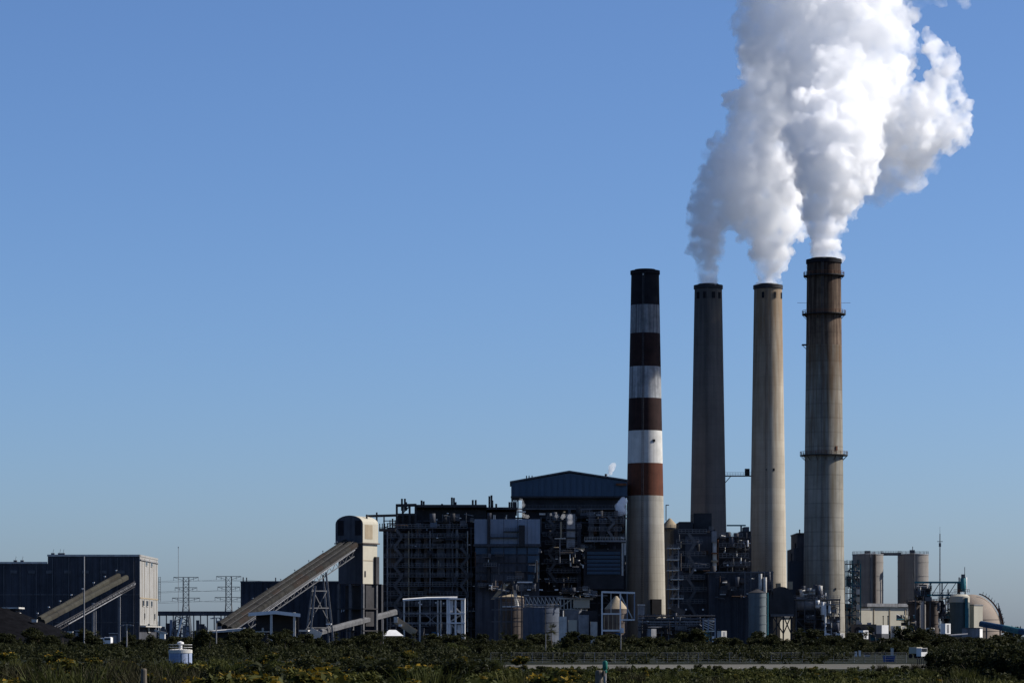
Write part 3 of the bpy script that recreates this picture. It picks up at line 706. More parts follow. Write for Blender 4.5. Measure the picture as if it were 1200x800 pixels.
def clutter(t, x0, x1, y0, y1, Y0, Y1, n, seed, mats, lit=.12):
    """pipes, ducts, vessels, decks with rails, cable trays packed between the steel"""
    rg = random.Random(seed)
    for _ in range(n):
        x = rg.uniform(x0, x1); y = rg.uniform(y0, y1); Y = rg.uniform(Y0, Y1); m = rg.choice(mats)
        k = rg.random()
        if rg.random() < lit:
            m = rg.choice((M_pale, M_white, M_grey, M_tan)); k = k if k < .4 else .05 + .33 * rg.random() if k < .6 else .8
        if k < .22:
            h = rg.uniform(6, 26) * (.4 if m in (M_pale, M_white, M_tan) else 1); t.pbar('pipe', x, y, Y, x, min(y + h, y1), Y, rg.uniform(.25, .7), m, 'rod')
        elif k < .40:
            h = rg.uniform(5, 18) * (.4 if m in (M_pale, M_white, M_tan) else 1); t.pbar('pipe', x, y, Y, min(x + h, x1), y + rg.choice((0, 0, 2)), Y, rg.uniform(.25, .6), m, 'rod')
        elif k < .58:
            a, b = rg.uniform(3, 12), rg.uniform(3, 10); t.pbox('duct', x, min(x + a, x1), y, min(y + b, y1), Y, Y + rg.uniform(1, 4), m)
        elif k < .72:
            r = rg.uniform(.5, 1.2); t.prim('cyl', 'vessel', P_(x, y, Y), (2 * r, 2 * r, rg.uniform(2, 4)), rg.choice((M_dark, M_navy)))
        elif k < .9:
            a = rg.uniform(8, 20) * (.35 if m in (M_pale, M_white, M_tan) else 1); xb = min(x + a, x1)
            o = t.pbox('deck', x, xb, y, y + .8, Y - 1.2, Y + 1, m)
            t.rail('railing', P_(x, y, Y - 1.15), P_(xb, y, Y - 1.15), rg.choice((M_dgrey, M_grey, M_dark)), 1.2, 5, .1, parent=o)
        else:
            o = t.pbar('lamp_arm', x, y, Y, x + 1.5, y - .6, Y - .8, .14, M_dgrey); t.wbox('lamp_head', P_(x + 1.5, y - .4, Y - .8), (.7, .5, .3), M_white, parent=o)

BK = (M_dark, M_navy, M_dgrey, M_dgrey, M_brown, M_rdark)
t = Thing('boiler_house', 'huge dark open-framed boiler house left of the banded chimney', 'building', P_(520, 757, 1165).xy.to_3d())
Yb = 1172
t.pbox('core', 449, 486, 622, 757, Yb + 4, 1230, M_dark)
t.pbox('core', 487, 570, 597, 757, Yb + 5, 1240, M_dark)
t.pbox('core', 570.5, 604, 599.5, 757, Yb + 6, 1240, M_dark)
t.pbox('roof_slab', 486, 570, 591, 594, Yb, 1236, M_dark); t.pbox('roof_slab', 570.2, 606, 594, 596.5, Yb + 1, 1236, M_dark)
t.pbox('upper_wall', 487, 570, 594, 598, Yb + 8, 1230, M_dark)
# roof frame at the left corner, open to the sky
for x in (465, 472, 480, 487): t.pbar('roof_post', x, 590.5, Yb, x, 622, Yb, .8, M_dark)
t.pbar('roof_beam', 464, 592, Yb, 488, 591.5, Yb, 1.1, M_dark); t.pbar('roof_beam', 464, 602.5, Yb, 488, 602.5, Yb, .8, M_dark)
t.pbar('roof_brace', 472, 601, Yb + .5, 480, 593, Yb + .5, .4, M_dark)
t.pbox('roof_house', 464, 487, 603.5, 622, Yb + 2, 1200, M_dark)
for (x, y) in ((471, 584), (474.5, 584), (476, 588), (494, 586), (496.5, 587), (518, 590), (529.5, 582.5), (532, 583), (534, 588), (541, 592), (554, 585.5), (557.5, 585.5), (573.5, 581), (576, 580), (577, 586), (581.5, 590), (597, 588), (599.5, 588), (602, 588), (604.5, 589)):
    t.pbar('vent_stack', x, y, Yb + 6, x, 598, Yb + 6, .75, M_dark, 'cyl')
frame(t, 449, 557, 618, Yb - 2, (457.5, 482.5, 507, 531, 552), (625, 639, 652.5, 664, 672.5, 684, 692.5, 707, 722, 737), M_dgrey, M_dgrey, .4, 3)
frame(t, 449, 604, 605, Yb + 2, (450, 470, 495, 519, 543, 566, 590), (610, 618, 630, 646, 658, 678, 700, 716), M_dark, M_dgrey, .5, 4, brace=.3)
clutter(t, 450, 600, 605, 745, Yb - 4, Yb + 4, 190, 11, BK, .2)
clutter(t, 500, 555, 600, 612, Yb - 2, Yb + 1, 16, 12, (M_dgrey, M_grey), .35)
t.pbox('louvre', 504, 512, 608, 618, Yb + 3, Yb + 5, M_bluep)
# upper gallery walls with a lighter band
t.pbox('wall_panel', 484, 528, 628, 640, Yb + 4, Yb + 4.9, M_dgrey)

def levels(t, x0, x1, rows, Y, m, rm, seed):
    rg = random.Random(seed)
    for y in rows:
        a, b = x0 + rg.uniform(0, 6), x1 - rg.uniform(0, 10)
        o = t.pbox('platform', a, b, y, y + .9, Y - 1.6, Y, m); t.rail('railing', P_(a, y, Y - 1.55), P_(b, y, Y - 1.55), rm, 1.3, max(4, int((b - a) / 4)), .11, parent=o)
def zigzag(t, x, rows, Y, m, w=9):
    for i in range(len(rows) - 1):
        a, b = (x, x + w) if i % 2 else (x + w, x)
        o = t.pbar('stair_flight', a, rows[i + 1], Y, b, rows[i], Y, .22, m, w2=.9)
        t.pbar('stair_rail', a, rows[i + 1] - 3, Y - .5, b, rows[i] - 3, Y - .5, .1, m)
rws = (618, 629, 641, 652.5, 664, 675, 686, 697, 709, 721, 733)
for (x, w, y0, y1, m) in ((452, 14, 642, 664, M_brown), (488, 16, 654, 672, M_dgrey), (508, 14, 680, 700, M_navy), (532, 18, 646, 662, M_rdark), (470, 10, 675, 694, M_dgrey), (540, 14, 668, 684, M_brown), (495, 10, 704, 720, M_dgrey)): t.pbox('wall_panel', x, x + w, y0, y1, Yb - .6, Yb - .2, m)
levels(t, 450, 555, rws, Yb - 2.5, M_dgrey, M_grey, 5)
zigzag(t, 462, rws, Yb - 4.5, M_dgrey); zigzag(t, 540, rws[2:], Yb - 4.5, M_dgrey)
for (x, w, y0, y1, m) in ((487, 6, 612, 690, M_navy), (497, 4, 630, 700, M_brown), (512, 9, 640, 676, M_dgrey), (523, 5, 606, 720, M_navy), (534, 3, 620, 700, M_grey), (474, 4, 625, 690, M_dgrey)):
    t.pbox('duct', x, x + w, y0, y1, Yb - 1.9, Yb + 3, m)
    for yy in range(int(y0) + 8, int(y1) - 4, 13): t.pbox('duct_flange', x - .6, x + w + .6, yy, yy + 1, Yb - 2.1, Yb + 1, M_dgrey)
for (x, m) in ((454, M_grey), (479, M_tan), (504, M_grey), (530, M_dgrey), (548, M_pale)): t.pbar('downcomer', x, 622, Yb - 3.4, x, 740, Yb - 3.4, .55, m, 'rod')

t = Thing('precipitator_house', 'blue-grey panelled block with darker lower tiers in the middle of the plant', 'building', P_(595, 757, 1158).xy.to_3d())
Yp = 1160
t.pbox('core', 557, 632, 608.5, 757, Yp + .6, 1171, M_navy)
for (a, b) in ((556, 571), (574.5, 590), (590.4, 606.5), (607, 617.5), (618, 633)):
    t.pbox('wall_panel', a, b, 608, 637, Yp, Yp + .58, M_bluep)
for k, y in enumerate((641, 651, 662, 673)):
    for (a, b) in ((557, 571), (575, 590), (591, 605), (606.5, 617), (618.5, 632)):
        t.pbox('wall_panel', a, b, y, y + 8, Yp + .1, Yp + .58, M_blue if (k == 0 or a > 610) else M_navy)  # lower tiers get the darker cladding colours
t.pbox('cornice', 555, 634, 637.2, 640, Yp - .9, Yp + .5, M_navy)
t.pbox('downpipe', 571.2, 574.2, 604, 690, Yp - .8, Yp + .5, M_dark)
for (x0, x1, y) in ((575, 606, 629), (590, 612, 622)):
    o = t.pbox('walkway', x0, x1, y, y + .9, Yp - 1.4, Yp - .05, M_dark); t.rail('railing', P_(x0, y, Yp - 1.3), P_(x1, y, Yp - 1.3), M_dgrey, 1.2, 8, .1, parent=o)
t.pbox('stair_tower', 608, 615, 615, 640, Yp - 2.5, Yp - .1, M_dark)
t.mesh('exhaust_horn', *(lambda p: (p, [(0, 1, 2, 3), (7, 6, 5, 4), (0, 4, 5, 1), (1, 5, 6, 2), (2, 6, 7, 3), (3, 7, 4, 0)]))([P_(625.5, 677, Yp - 2), P_(630, 677, Yp - 2), P_(629.5, 656, Yp - 2), P_(628, 656, Yp - 2), P_(625.5, 677, Yp - .2), P_(630, 677, Yp - .2), P_(629.5, 656, Yp - .2), P_(628, 656, Yp - .2)]), M_pale)
clutter(t, 556, 634, 640, 700, Yp - 3, Yp - 1, 22, 31, BK, .1)
clutter(t, 556, 640, 680, 692, Yp - 3, Yp - 1, 16, 32, BK, .3)
for x in (578, 579.6, 593): t.pbox('roof_unit', x, x + 1.1, 603, 608, Yp + 4, Yp + 6, M_pale)
t.pbox('roof_unit', 632, 639, 601, 603, Yp + 8, Yp + 10, M_pale); t.pbox('roof_unit', 606, 616, 598.5, 600, Yp + 8, Yp + 10, M_pale)

t = Thing('turbine_penthouse', 'blue gabled penthouse with dark open storey beneath, highest building of the plant', 'building', P_(667, 757, 1200).xy.to_3d())
Yt = 1195
def gable(x0, xr, x1, ye0, yr, ye1, yb, Ya, Yc):
    v = []
    for Y in (Ya, Yc):
        for (x, y) in ((x0, yb), (x0, ye0), (xr, yr), (x1, ye1), (x1, yb)):
            v.append((X_(x, Ya), Y, Z_(y, Ya)))
    return v, [(0, 1, 2, 3, 4)[::-1], (5, 6, 7, 8, 9), (0, 5, 6, 1)[::-1], (1, 6, 7, 2)[::-1], (2, 7, 8, 3)[::-1], (3, 8, 9, 4)[::-1], (4, 9, 5, 0)[::-1]]
v, f = gable(599, 667, 735, 565.5, 554, 564, 582, Yt, Yt + 30); t.mesh('gable_wall', v, f, M_blue)
vr = [P_(597.5, 565.3, Yt - .8), P_(667, 552.8, Yt - .8), P_(736, 563.4, Yt - .8)]
vr = vr + [p + Vector((0, 32, 0)) for p in vr]; vr += [p + Vector((0, 0, .6)) for p in vr]
t.mesh('roof', vr, [(0, 1, 7, 6), (1, 2, 8, 7), (6, 7, 10, 9), (7, 8, 11, 10), (0, 3, 4, 1), (1, 4, 5, 2), (3, 9, 10, 4), (4, 10, 11, 5), (0, 6, 9, 3), (2, 5, 11, 8)], M_dgrey)
for k in range(18): t.pbox('cladding_rib', 602 + k * 7.4, 602.8 + k * 7.4, 567 - 10 * (1 - abs(k - 8.7) / 9), 581.6, Yt - .25, Yt - .02, M_blue)
t.pbox('eave_beam', 598.5, 735.5, 581, 583.2, Yt - .6, Yt + .5, M_dark)
for (a, b) in ((617, 1), (620, 1), (623.5, 1)): t.pbar('vent_stack', a, 557, Yt + 8, a, 565, Yt + 8, .4, M_dark)
t.pbox('ridge_vent', 640, 652, 556.5, 559.5, Yt + 9, Yt + 20, M_dark); t.pbar('vent_stack', 710, 555, Yt + 9, 710, 562, Yt + 9, .9, M_dark, 'cyl'); t.pbox('roof_unit', 722, 734, 566, 568.5, Yt - .9, Yt - .1, M_rust)
t.pbox('core', 612, 733.5, 583.4, 757, Yt + 2, Yt + 28, M_dark)
for x in (600, 603.5, 607): t.pbar('column', x, 583, Yt + 1, x, 640, Yt + 1, .5, M_dgrey)
t.pbar('brace', 600, 598, Yt + 1, 607, 584, Yt + 1, .35, M_dgrey); t.pbar('brace', 600, 584, Yt + 1, 607, 598, Yt + 1, .35, M_dgrey)
t.pbox('floor_edge', 606, 734, 595.2, 596.8, Yt - 1, Yt + 1.6, M_dgrey); t.rail('railing', P_(612, 595, Yt - .9), P_(734, 595, Yt - .9), M_dgrey, 1.2, 30, .1)
t.pbox('floor_edge', 604, 734, 606, 607.4, Yt - 1, Yt + 1.6, M_dark)
clutter(t, 634, 732, 598, 690, Yt - 14, Yt - 3, 150, 41, BK, .2)
clutter(t, 640, 735, 600, 612, Yt - 8, Yt - 3, 14, 42, BK, .15)
frame(t, 634, 733, 604, Yt - 6, (640, 655, 681, 700, 716, 732), (612, 624, 634, 645, 658, 668, 680, 692, 706, 720), M_dark, M_dgrey, .45, 44, brace=.5)
t.pbox('duct', 664, 674, 602, 642, Yt - 24, Yt - 20, M_brown if False else M_grey); t.pbox('duct_flange', 663, 675, 619.5, 621.5, Yt - 24.6, Yt - 19.6, M_dark); t.pbox('duct_flange', 663, 675, 629, 630.6, Yt - 24.6, Yt - 19.6, M_dark)
levels(t, 636, 684, (609, 618, 627, 637, 648, 659, 670, 681), Yt - 15, M_dgrey, M_grey, 6); levels(t, 686, 732, (604, 612, 621), Yt - 15, M_dgrey, M_grey, 7)
zigzag(t, 643, (609, 618, 627, 637, 648, 659, 670, 681), Yt - 17, M_dgrey, 8); zigzag(t, 712, (604, 612, 621, 632), Yt - 17, M_dgrey, 8)
for (x, w, y0, y1, m) in ((676, 5, 612, 690, M_navy), (690, 6, 600, 631, M_dgrey), (702, 8, 606, 630, M_navy), (720, 4, 598, 632, M_brown)): t.pbox('duct', x, x + w, y0, y1, Yt - 13, Yt - 4, m)
t.pbox('column', 656.5, 658.5, 611, 630, Yt - 24, Yt - 22, M_tan); o = t.pbox('deck', 650, 663, 630, 631.2, Yt - 25, Yt - 20, M_pale)
t.pbox('column', 655.5, 656.8, 632, 655, Yt - 24, Yt - 23, M_grey)
clutter(t, 645, 685, 640, 665, Yt - 30, Yt - 22, 26, 45, BK, .4)
o = t.pbox('pipe_shelf', 685, 734, 632.5, 634.5, Yt - 24, Yt - 21, M_grey); t.rail('railing', P_(685, 632.5, Yt - 24), P_(734, 632.5, Yt - 24), M_pale, 1.2, 16, .1, parent=o)
t.pbox('louvre_housing', 684, 731, 643, 690, Yt - 20, Yt - 12, M_dark)
for k in range(6): t.pbox('louvre', 688, 727, 646 + k * 4.6, 649.4 + k * 4.6, Yt - 20.5, Yt - 20.02, M_blue)
t.pbox('column', 728.5, 730.5, 636, 674, Yt - 26, Yt - 25, M_pale); t.pbox('column', 731.5, 733.5, 636, 650, Yt - 26, Yt - 25, M_pale)

# white open steel frame in front of the boiler house
t = Thing('steel_shelter', 'white open steel frame shelter with thin roof in front of the boiler house', 'shelter', P_(510, 757, 1110).xy.to_3d())
Ys = 1102
v = [P_(472, 702, Ys), P_(500, 700, Ys), P_(536, 699.2, Ys), P_(536, 698.5, Ys + 12), P_(500, 699, Ys + 12), P_(472, 701, Ys + 12)]; v += [p - Vector((0, 0, .6)) for p in v]
t.mesh('roof', v, [(0, 1, 4, 5), (1, 2, 3, 4), (11, 10, 7, 6), (10, 9, 8, 7), (0, 6, 7, 1), (1, 7, 8, 2), (2, 8, 9, 3), (3, 9, 10, 4), (4, 10, 11, 5), (5, 11, 6, 0)], M_white)
t.pbox('stair_roof', 525.5, 545, 700.5, 702, Ys - 3, Ys + 4, M_white)
for x in (473.5, 492, 513, 516.5): t.bar('column', (X_(x, Ys), Ys + .5, 0), (X_(x, Ys), Ys + .5, Z_(703, Ys)), .6, M_pale, 'cyl')
for x in (524.5, 526.8, 534, 541.5, 544.3): t.bar('column', (X_(x, Ys), Ys - 2, 0), (X_(x, Ys), Ys - 2, Z_(702, Ys)), .75, M_white, 'cyl')
for (x0, x1, y0, y1) in ((527, 531, 703, 717), (526, 529, 731, 742), (536, 540, 731.5, 741)): t.pbox('white_panel', x0, x1, y0, y1, Ys - 1.5, Ys - 1.3, M_white)
for y in (718.5, 729.5):
    t.pbox('deck', 524, 545, y - .8, y + .8, Ys - 2.6, Ys + 3, M_white)
    t.pbox('beam', 473, 524, y - .5, y + .5, Ys + .1, Ys + .4, M_grey)
t.pbar('brace', 498, 719, Ys, 513, 732, Ys, .22, M_grey); t.pbar('brace', 513, 719, Ys, 498, 732, Ys, .22, M_grey)
t.pbar('stair', 526, 729, Ys - 1, 541, 719.5, Ys - 1, .5, M_pale); t.pbar('stair', 541, 718, Ys - 1, 527, 706, Ys - 1, .5, M_pale); t.pbar('stair', 541, 743, Ys - 1, 527, 730, Ys - 1, .5, M_pale)
for (x, y) in ((490, 705), (493, 707), (510, 705), (519, 706)): t.pbox('lamp_head', x, x + 1.6, y, y + 1.4, Ys - .2, Ys + .1, M_white)
clutter(t, 478, 522, 732, 752, Ys + 2, Ys + 8, 26, 51, BK, .35)
t.pbox('tank', 506, 511, 740, 757, Ys - 4, Ys, M_tealb); t.pbox('cabinet', 512.5, 514.2, 741, 757, Ys - 4, Ys - 3, M_white); t.pbox('cabinet', 516, 517.5, 743, 757, Ys - 4, Ys - 3, M_white)

t = Thing('hip_roof_shed', 'small shed with bright white hipped roof below the ground conveyor', 'shed', P_(462, 757, 1040).xy.to_3d())
a = [P_(448, 744.5, 1036), P_(473, 744.5, 1036), P_(473, 744.5, 1048), P_(448, 744.5, 1048), P_(456, 737.5, 1042), P_(464, 737.5, 1042)]
t.mesh('roof', a, [(0, 1, 5, 4), (1, 2, 5), (2, 3, 4, 5), (3, 0, 4), (3, 2, 1, 0)], M_white); t.pbox('wall', 450, 471, 744.8, 759, 1038, 1046, M_cream)
t = Thing('chute', 'pale sloping chute between the ground conveyor and white shelter', 'chute', P_(475, 757, 1092).xy.to_3d())
t.pbar('trough', 464, 726.5, 1090, 487, 741.5, 1090, 1.1, M_tan, w2=2.4); t.pbox('head_box', 461.5, 466, 722.5, 729, 1089, 1092, M_pale); t.pbar('leg', 486, 741, 1090.6, 486, 757, 1090.6, .5, M_dgrey); t.pbar('leg', 464, 727, 1090.6, 464, 757, 1090.6, .5, M_dgrey)
t.pbox('motor', 467, 471, 731, 733.5, 1088, 1089, M_white)

# ------------------------------------------------------------------ hoppers and tanks at the foot of the boiler house
def cone_tank(name, label, x, w, yt, yb, d, m, roof=None, cat='tank', legs=0, group=None, roof_m=None):
    t = Thing(name, label, cat, (X_(x, d), d, 0), group)
    r = w * d / F / 2; z0, z1 = Z_(yb, d), Z_(yt, d)
    t.lathe('shell', t.loc, [(r, max(z0, 0)), (r, z1)], m, 40)
    zr = Z_(roof, d) if roof else z1 + .15
    t.lathe('roof', t.loc, [(r + .12, z1 - .12), (r + .12, z1), (.4, zr), (.02, zr)], roof_m or m, 40, smooth=False)
    for k in range(max(2, int((z1 - z0) / 3))):
        z = z0 + (z1 - z0) * (k + .5) / max(2, int((z1 - z0) / 3)); t.lathe('stiffener', t.loc, [(r - .02, z - .12), (r + .12, z - .12), (r + .12, z + .12), (r - .02, z + .12)], m, 40, smooth=False)
    if z0 > .5:
        t.lathe('hopper', t.loc, [(r, z0), (.6, max(z0 - r * 1.2, .3))], m, 32)
        for k in range(6):
            a = k * math.pi / 3 + .3; t.bar('leg', (r * .95 * math.cos(a), r * .95 * math.sin(a), 0), (r * .95 * math.cos(a), r * .95 * math.sin(a), z0 + 1), .5, M_grey, local=True)
    return t, r, z1

t, r, z1 = cone_tank('hopper_silo', 'tan conical-roofed hopper behind the grey clarifier tank, left one', 599, 30, 699, 757, 1118, M_brown, 696, 'silo', roof_m=M_tan)  # dark shell and tan roof put the dim wall and sunlit top into colour
seg = 40
for k in range(6): t.pbar('hopper_post', 580 + k * 6.5, 690 + abs(k - 2.5) * 4, 1105, 580 + k * 6.5, 757, 1105, .3, M_dgrey)
for k in range(3): t.pbar('hopper_beam', 576, 700 + k * 14, 1105, 616, 700 + k * 14, 1105, .35, M_dgrey)
t.mesh('sloping_cover', *(lambda p: (p, [(0, 1, 2, 3), (7, 6, 5, 4), (0, 4, 5, 1), (1, 5, 6, 2), (2, 6, 7, 3), (3, 7, 4, 0)]))([P_(575, 702, 1108), P_(580, 702, 1108), P_(598, 683, 1108), P_(590, 684, 1108), P_(575, 702, 1114), P_(580, 702, 1114), P_(598, 683, 1114), P_(590, 684, 1114)]), M_tan)
t.pbar('drain_pipe', 602, 686, 1112, 606, 710, 1110, 1.4, M_pale, 'rod'); t.pbar('drain_pipe', 598, 686, 1112, 613, 712, 1110, .3, M_dgrey)
o = t.pbox('platform', 588, 612, 709.5, 711, 1106, 1111, M_white); t.rail('railing', P_(588, 709.5, 1106), P_(612, 709.5, 1106), M_grey, 1.3, 8, .1, parent=o)
t.pbox('top_beam', 606, 624, 681, 682.4, 1112, 1114, M_white); clutter(t, 572, 614, 678, 692, 1106, 1112, 20, 61, BK, .3)
t.pbar('ladder_post', 588, 684, 1106, 588, 757, 1106, .4, M_dgrey); t.pbar('ladder_post', 611, 684, 1106, 611, 757, 1106, .4, M_dgrey)
for (x, y) in ((573, 685), (618, 690), (632, 690), (650, 690)):
    t.pbox('lamp_head', x, x + 4, y, y + 1.2, 1104, 1105, M_white)

t, r, z1 = cone_tank('clarifier_tank', 'wide blue-grey clarifier tank with railed top', 634, 43, 711.5, 757, 1098, mat('slate_blue_plate', (.075, .088, .115), .65, .2, .2, .4), 710.5)
ring = []
for k in range(24):
    a0, a1 = 2 * math.pi * k / 24, 2 * math.pi * (k + 1) / 24
    t.rail('railing', t.loc + Vector((r * math.cos(a0), r * math.sin(a0), z1)), t.loc + Vector((r * math.cos(a1), r * math.sin(a1), z1)), M_grey, 1.2, 2, .1)
for k in range(9):
    x = 616 + k * 4.6; t.pbar('drive_post', x, 699 + (k % 2), 1094, x, 712, 1094, .35, M_grey)
    t.pbar('drive_brace', x, 699, 1094, x + 4.4, 708, 1094, .25, M_pale)
t.pbar('bridge', 614, 698.5, 1094, 660, 698.5, 1094, .5, M_dgrey); t.pbar('bridge', 614, 709, 1093.6, 662, 709, 1093.6, .4, M_grey)
t.pbar('pipe', 660, 715, 1090, 660, 757, 1090, .5, M_pale, 'rod'); t.pbar('pipe', 639, 712, 1090, 639, 757, 1090, .4, M_dark, 'rod')
t, r, z1 = cone_tank('clarifier_tank', 'cream-topped grey tank right of the blue-grey clarifier', 670, 36, 714, 757, 1106, M_grey, 712.5, roof_m=M_cream)
for k in range(7):
    x = 657 + k * 4; t.pbar('drive_post', x, 700 + rnd.random() * 3, 1103, x, 714, 1103, .35, M_pale)
t.pbar('bridge', 652, 700.5, 1103, 695, 701.5, 1103, .6, M_pale); t.pbox('drive_house', 672, 691, 702.5, 712, 1102, 1106, M_cream); t.pbar('brace', 655, 712, 1102, 671, 701, 1102, .4, M_cream)
t.pbox('dark_bay', 683, 700, 715, 757, 1099, 1108, M_dark); t.pbox('shelf', 684, 712, 696.5, 698, 1100, 1102, M_dgrey)
clutter(t, 652, 700, 690, 700, 1098, 1103, 34, 66, BK, .5)
for (x0, x1, y0, m) in ((655, 664, 722, M_pale), (666, 676, 726, M_cream), (678, 690, 720, M_grey), (692, 700, 728, M_pale)): t.pbox('pump_shed', x0, x1, y0, 757, 1086, 1090, m)
t, r, z1 = cone_tank('hopper_silo', 'brownish hopper cone inside the white pipe frame beside the banded chimney', 722, 27, 713, 757, 1092, M_brown, 698, 'silo', roof_m=M_tan)
t = Thing('pipe_gantry', 'pale blue-white rectangular pipe frame left of the banded chimney foot', 'frame', P_(724, 757, 1082).xy.to_3d())
Yf = 1082
for x in (705.5, 727): t.bar('column', (X_(x, Yf), Yf, 0), P_(x, 693, Yf), .5, M_white)
t.pbar('column', 716, 693, Yf, 716, 718, Yf, .3, M_pale); t.pbar('column', 735, 694, Yf, 735, 726, Yf, .35, M_bluep); t.pbar('column', 743.5, 693.5, Yf, 743.5, 726, Yf, .45, M_bluep)
t.pbar('beam', 705, 693.2, Yf, 744, 694.3, Yf, .65, M_white); t.pbar('beam', 705, 718.8, Yf, 728, 718.8, Yf, .5, M_white); t.pbar('beam', 727, 725.8, Yf, 744, 725.8, Yf, .5, M_white); t.pbar('beam', 705, 738.3, Yf, 730, 738.3, Yf, .6, M_white)
t.pbar('brace', 727.5, 697, Yf, 741, 724, Yf, .3, M_pale)
t.pbox('cabinet', 728, 731, 735.5, 741, Yf - 1.5, Yf, M_white); t.pbox('cabinet', 721, 727, 741, 747, Yf - 1.5, Yf, M_tealb)
for k in range(4): t.pbar('post', 708 + k * 5, 719, Yf + .5, 708 + k * 5, 738, Yf + .5, .28, M_tan)
# small pump house group right of the frame
t = Thing('pump_cabinet', 'grey pump cabinet between the pipe frame and the chimney doorway', 'cabinet', P_(750, 757, 1090).xy.to_3d())
t.pbox('body', 747.5, 755.5, 709, 757, 1090, 1093, M_grey); t.pbox('cap', 747, 756, 707.6, 709, 1089.6, 1093.4, M_pale)

# pipe rack in front of the banded chimney
t = Thing('pipe_rack', 'low dark pipe rack running right from the banded chimney foot', 'pipe rack', P_(785, 757, 1080).xy.to_3d())
Yr = 1080
for k in range(11): t.bar('post', (X_(750 + k * 8.4, Yr), Yr, 0), P_(750 + k * 8.4, 719, Yr), .35, M_dgrey)
for y in (720.5, 725.5, 731, 737): t.pbox('beam', 748, 838, y - .5, y + .5, Yr + .3, Yr + .8, M_dgrey)
for k in range(6): t.pbar('pipe', 748, 722 + k * 3.1, Yr - .4, 838, 722 + k * 3.1 + rnd.uniform(-.6, .6), Yr - .4, .45, rnd.choice((M_dgrey, M_navy, M_grey, M_dark)), 'rod')
for k in range(8): t.pbar('brace', 824 + (k % 2) * 6, 726 + (k // 2) * 2.8, Yr - 1, 830 + (k % 2) * 6, 728.8 + (k // 2) * 2.8, Yr - 1, .3, M_pale)
for x in (824, 830, 838): t.pbar('post', x, 724, Yr - 1, x, 757, Yr - 1, .4, M_bluep)
for y in (726.5, 739): t.pbar('beam', 824, y, Yr - 1, 838, y, Yr - 1, .4, M_pale)
t.pbox('transformer', 824, 832, 740, 757, Yr - 2, Yr, M_teal); t.pbox('sign_board', 834.5, 837, 745, 754, Yr - 3, Yr - 2.8, M_white)
clutter(t, 750, 822, 722, 742, Yr - 2, Yr + 4, 60, 71, (M_dgrey, M_dark, M_navy, M_grey), .16)
t.pbox('backing', 752, 822, 726, 757, Yr + 6, Yr + 10, M_dark)
# ------------------------------------------------------------------ units right of the banded chimney
t = Thing('stair_tower', 'open steel stair tower with pale decks right of the banded chimney', 'tower', P_(788, 757, 1150).xy.to_3d())
Yq = 1146
for x in (783, 788, 795): t.bar('column', (X_(x, Yq), Yq, 0), P_(x, 640, Yq), .4, M_grey if x == 795 else M_dgrey)
for y, a, b in ((642, 782, 797), (655.5, 782, 796), (668, 782, 796), (678.5, 786, 801), (690, 782, 796), (701, 786, 801), (712, 783, 796)):
    o = t.pbox('deck', a, b, y - .6, y + .6, Yq - 1, Yq + 6, M_pale); t.rail('railing', P_(a, y - .6, Yq - .9), P_(b, y - .6, Yq - .9), M_grey, 1.1, 6, .1, parent=o)
for k in range(5):
    y = 643 + k * 12.6; t.pbar('stair', 784 + (k % 2) * 9, y + 12, Yq + 2, 793 - (k % 2) * 9, y, Yq + 2, .5, M_dgrey, w2=.9)
t.pbar('chute', 787, 711, Yq - 2, 802, 718.5, Yq - 2, 1.1, M_brown, w2=2)

t, r, z1 = cone_tank('surge_tank', 'grey-tan domed surge tank high up just right of the banded chimney', 785, 22, 618, 757, 1262, M_tan, 607, 'tank')
ring_platform(t, z1 - .6, r, r + 1.1, M_dgrey, rail_m=M_grey, parts=8); t.pbar('davit', 780.5, 591, 1262, 780.5, 610, 1262, .35, M_dgrey); t.pbar('davit', 780.5, 591.5, 1262, 784, 591.5, 1262, .35, M_dgrey)

t = Thing('scrubber_building', 'dark scrubber building between the banded and the shaded chimney', 'building', P_(820, 757, 1180).xy.to_3d())
t.pbox('core', 790, 838, 620, 757, 1176, 1211, M_dark); t.pbox('core', 796, 812, 611, 622, 1182, 1205, M_dark)
t.pbox('core', 831, 906, 671, 757, 1150, 1200, M_navy); t.pbox('roof_slab', 829, 906.5, 669.4, 671, 1149, 1201, M_dgrey)
t.pbox('wall_panel', 803, 834, 628, 668, 1174, 1175.8, M_navy); t.pbox('wall_panel', 800, 832, 672, 720, 1160, 1176, M_navy)
t.pbox('duct', 834.5, 840, 622, 635, 1168, 1172, M_grey); t.pbar('duct', 837.5, 635, 1170, 837.5, 668, 1170, 1.6, M_pale, 'cyl'); t.pbar('pipe', 841.5, 632, 1169, 841.5, 662, 1169, .35, M_rust, 'rod')
t.pbox('duct_flange', 834, 841.5, 647, 648.5, 1167, 1172, M_rust); t.pbox('duct_flange', 834, 841.5, 656, 658, 1167, 1172, M_tan)
t.pbox('machine_room', 813, 834, 601, 625, 1188, 1204, M_dark)
t.pbox('core', 842, 880, 630, 757, 1180, 1211, M_dark); t.pbox('roof_box', 868, 880, 622, 640, 1184, 1200, M_dark); t.pbox('roof_box', 872, 878, 617, 630, 1186, 1196, M_navy)
o = t.pbox('crane_beam', 852, 874, 614.5, 616, 1186, 1188, M_teal); t.pbar('crane_post', 868.5, 615.5, 1187, 868.5, 632, 1187, .6, M_dgrey)
t.pbar('pipe', 845, 628, 1176, 870, 634, 1176, 1.0, M_pale, 'rod')
clutter(t, 846, 880, 622, 670, 1170, 1180, 60, 81, BK, .25)
clutter(t, 794, 836, 612, 740, 1158, 1172, 46, 82, BK, .08)
clutter(t, 832, 905, 674, 700, 1142, 1149, 26, 83, BK, .12)
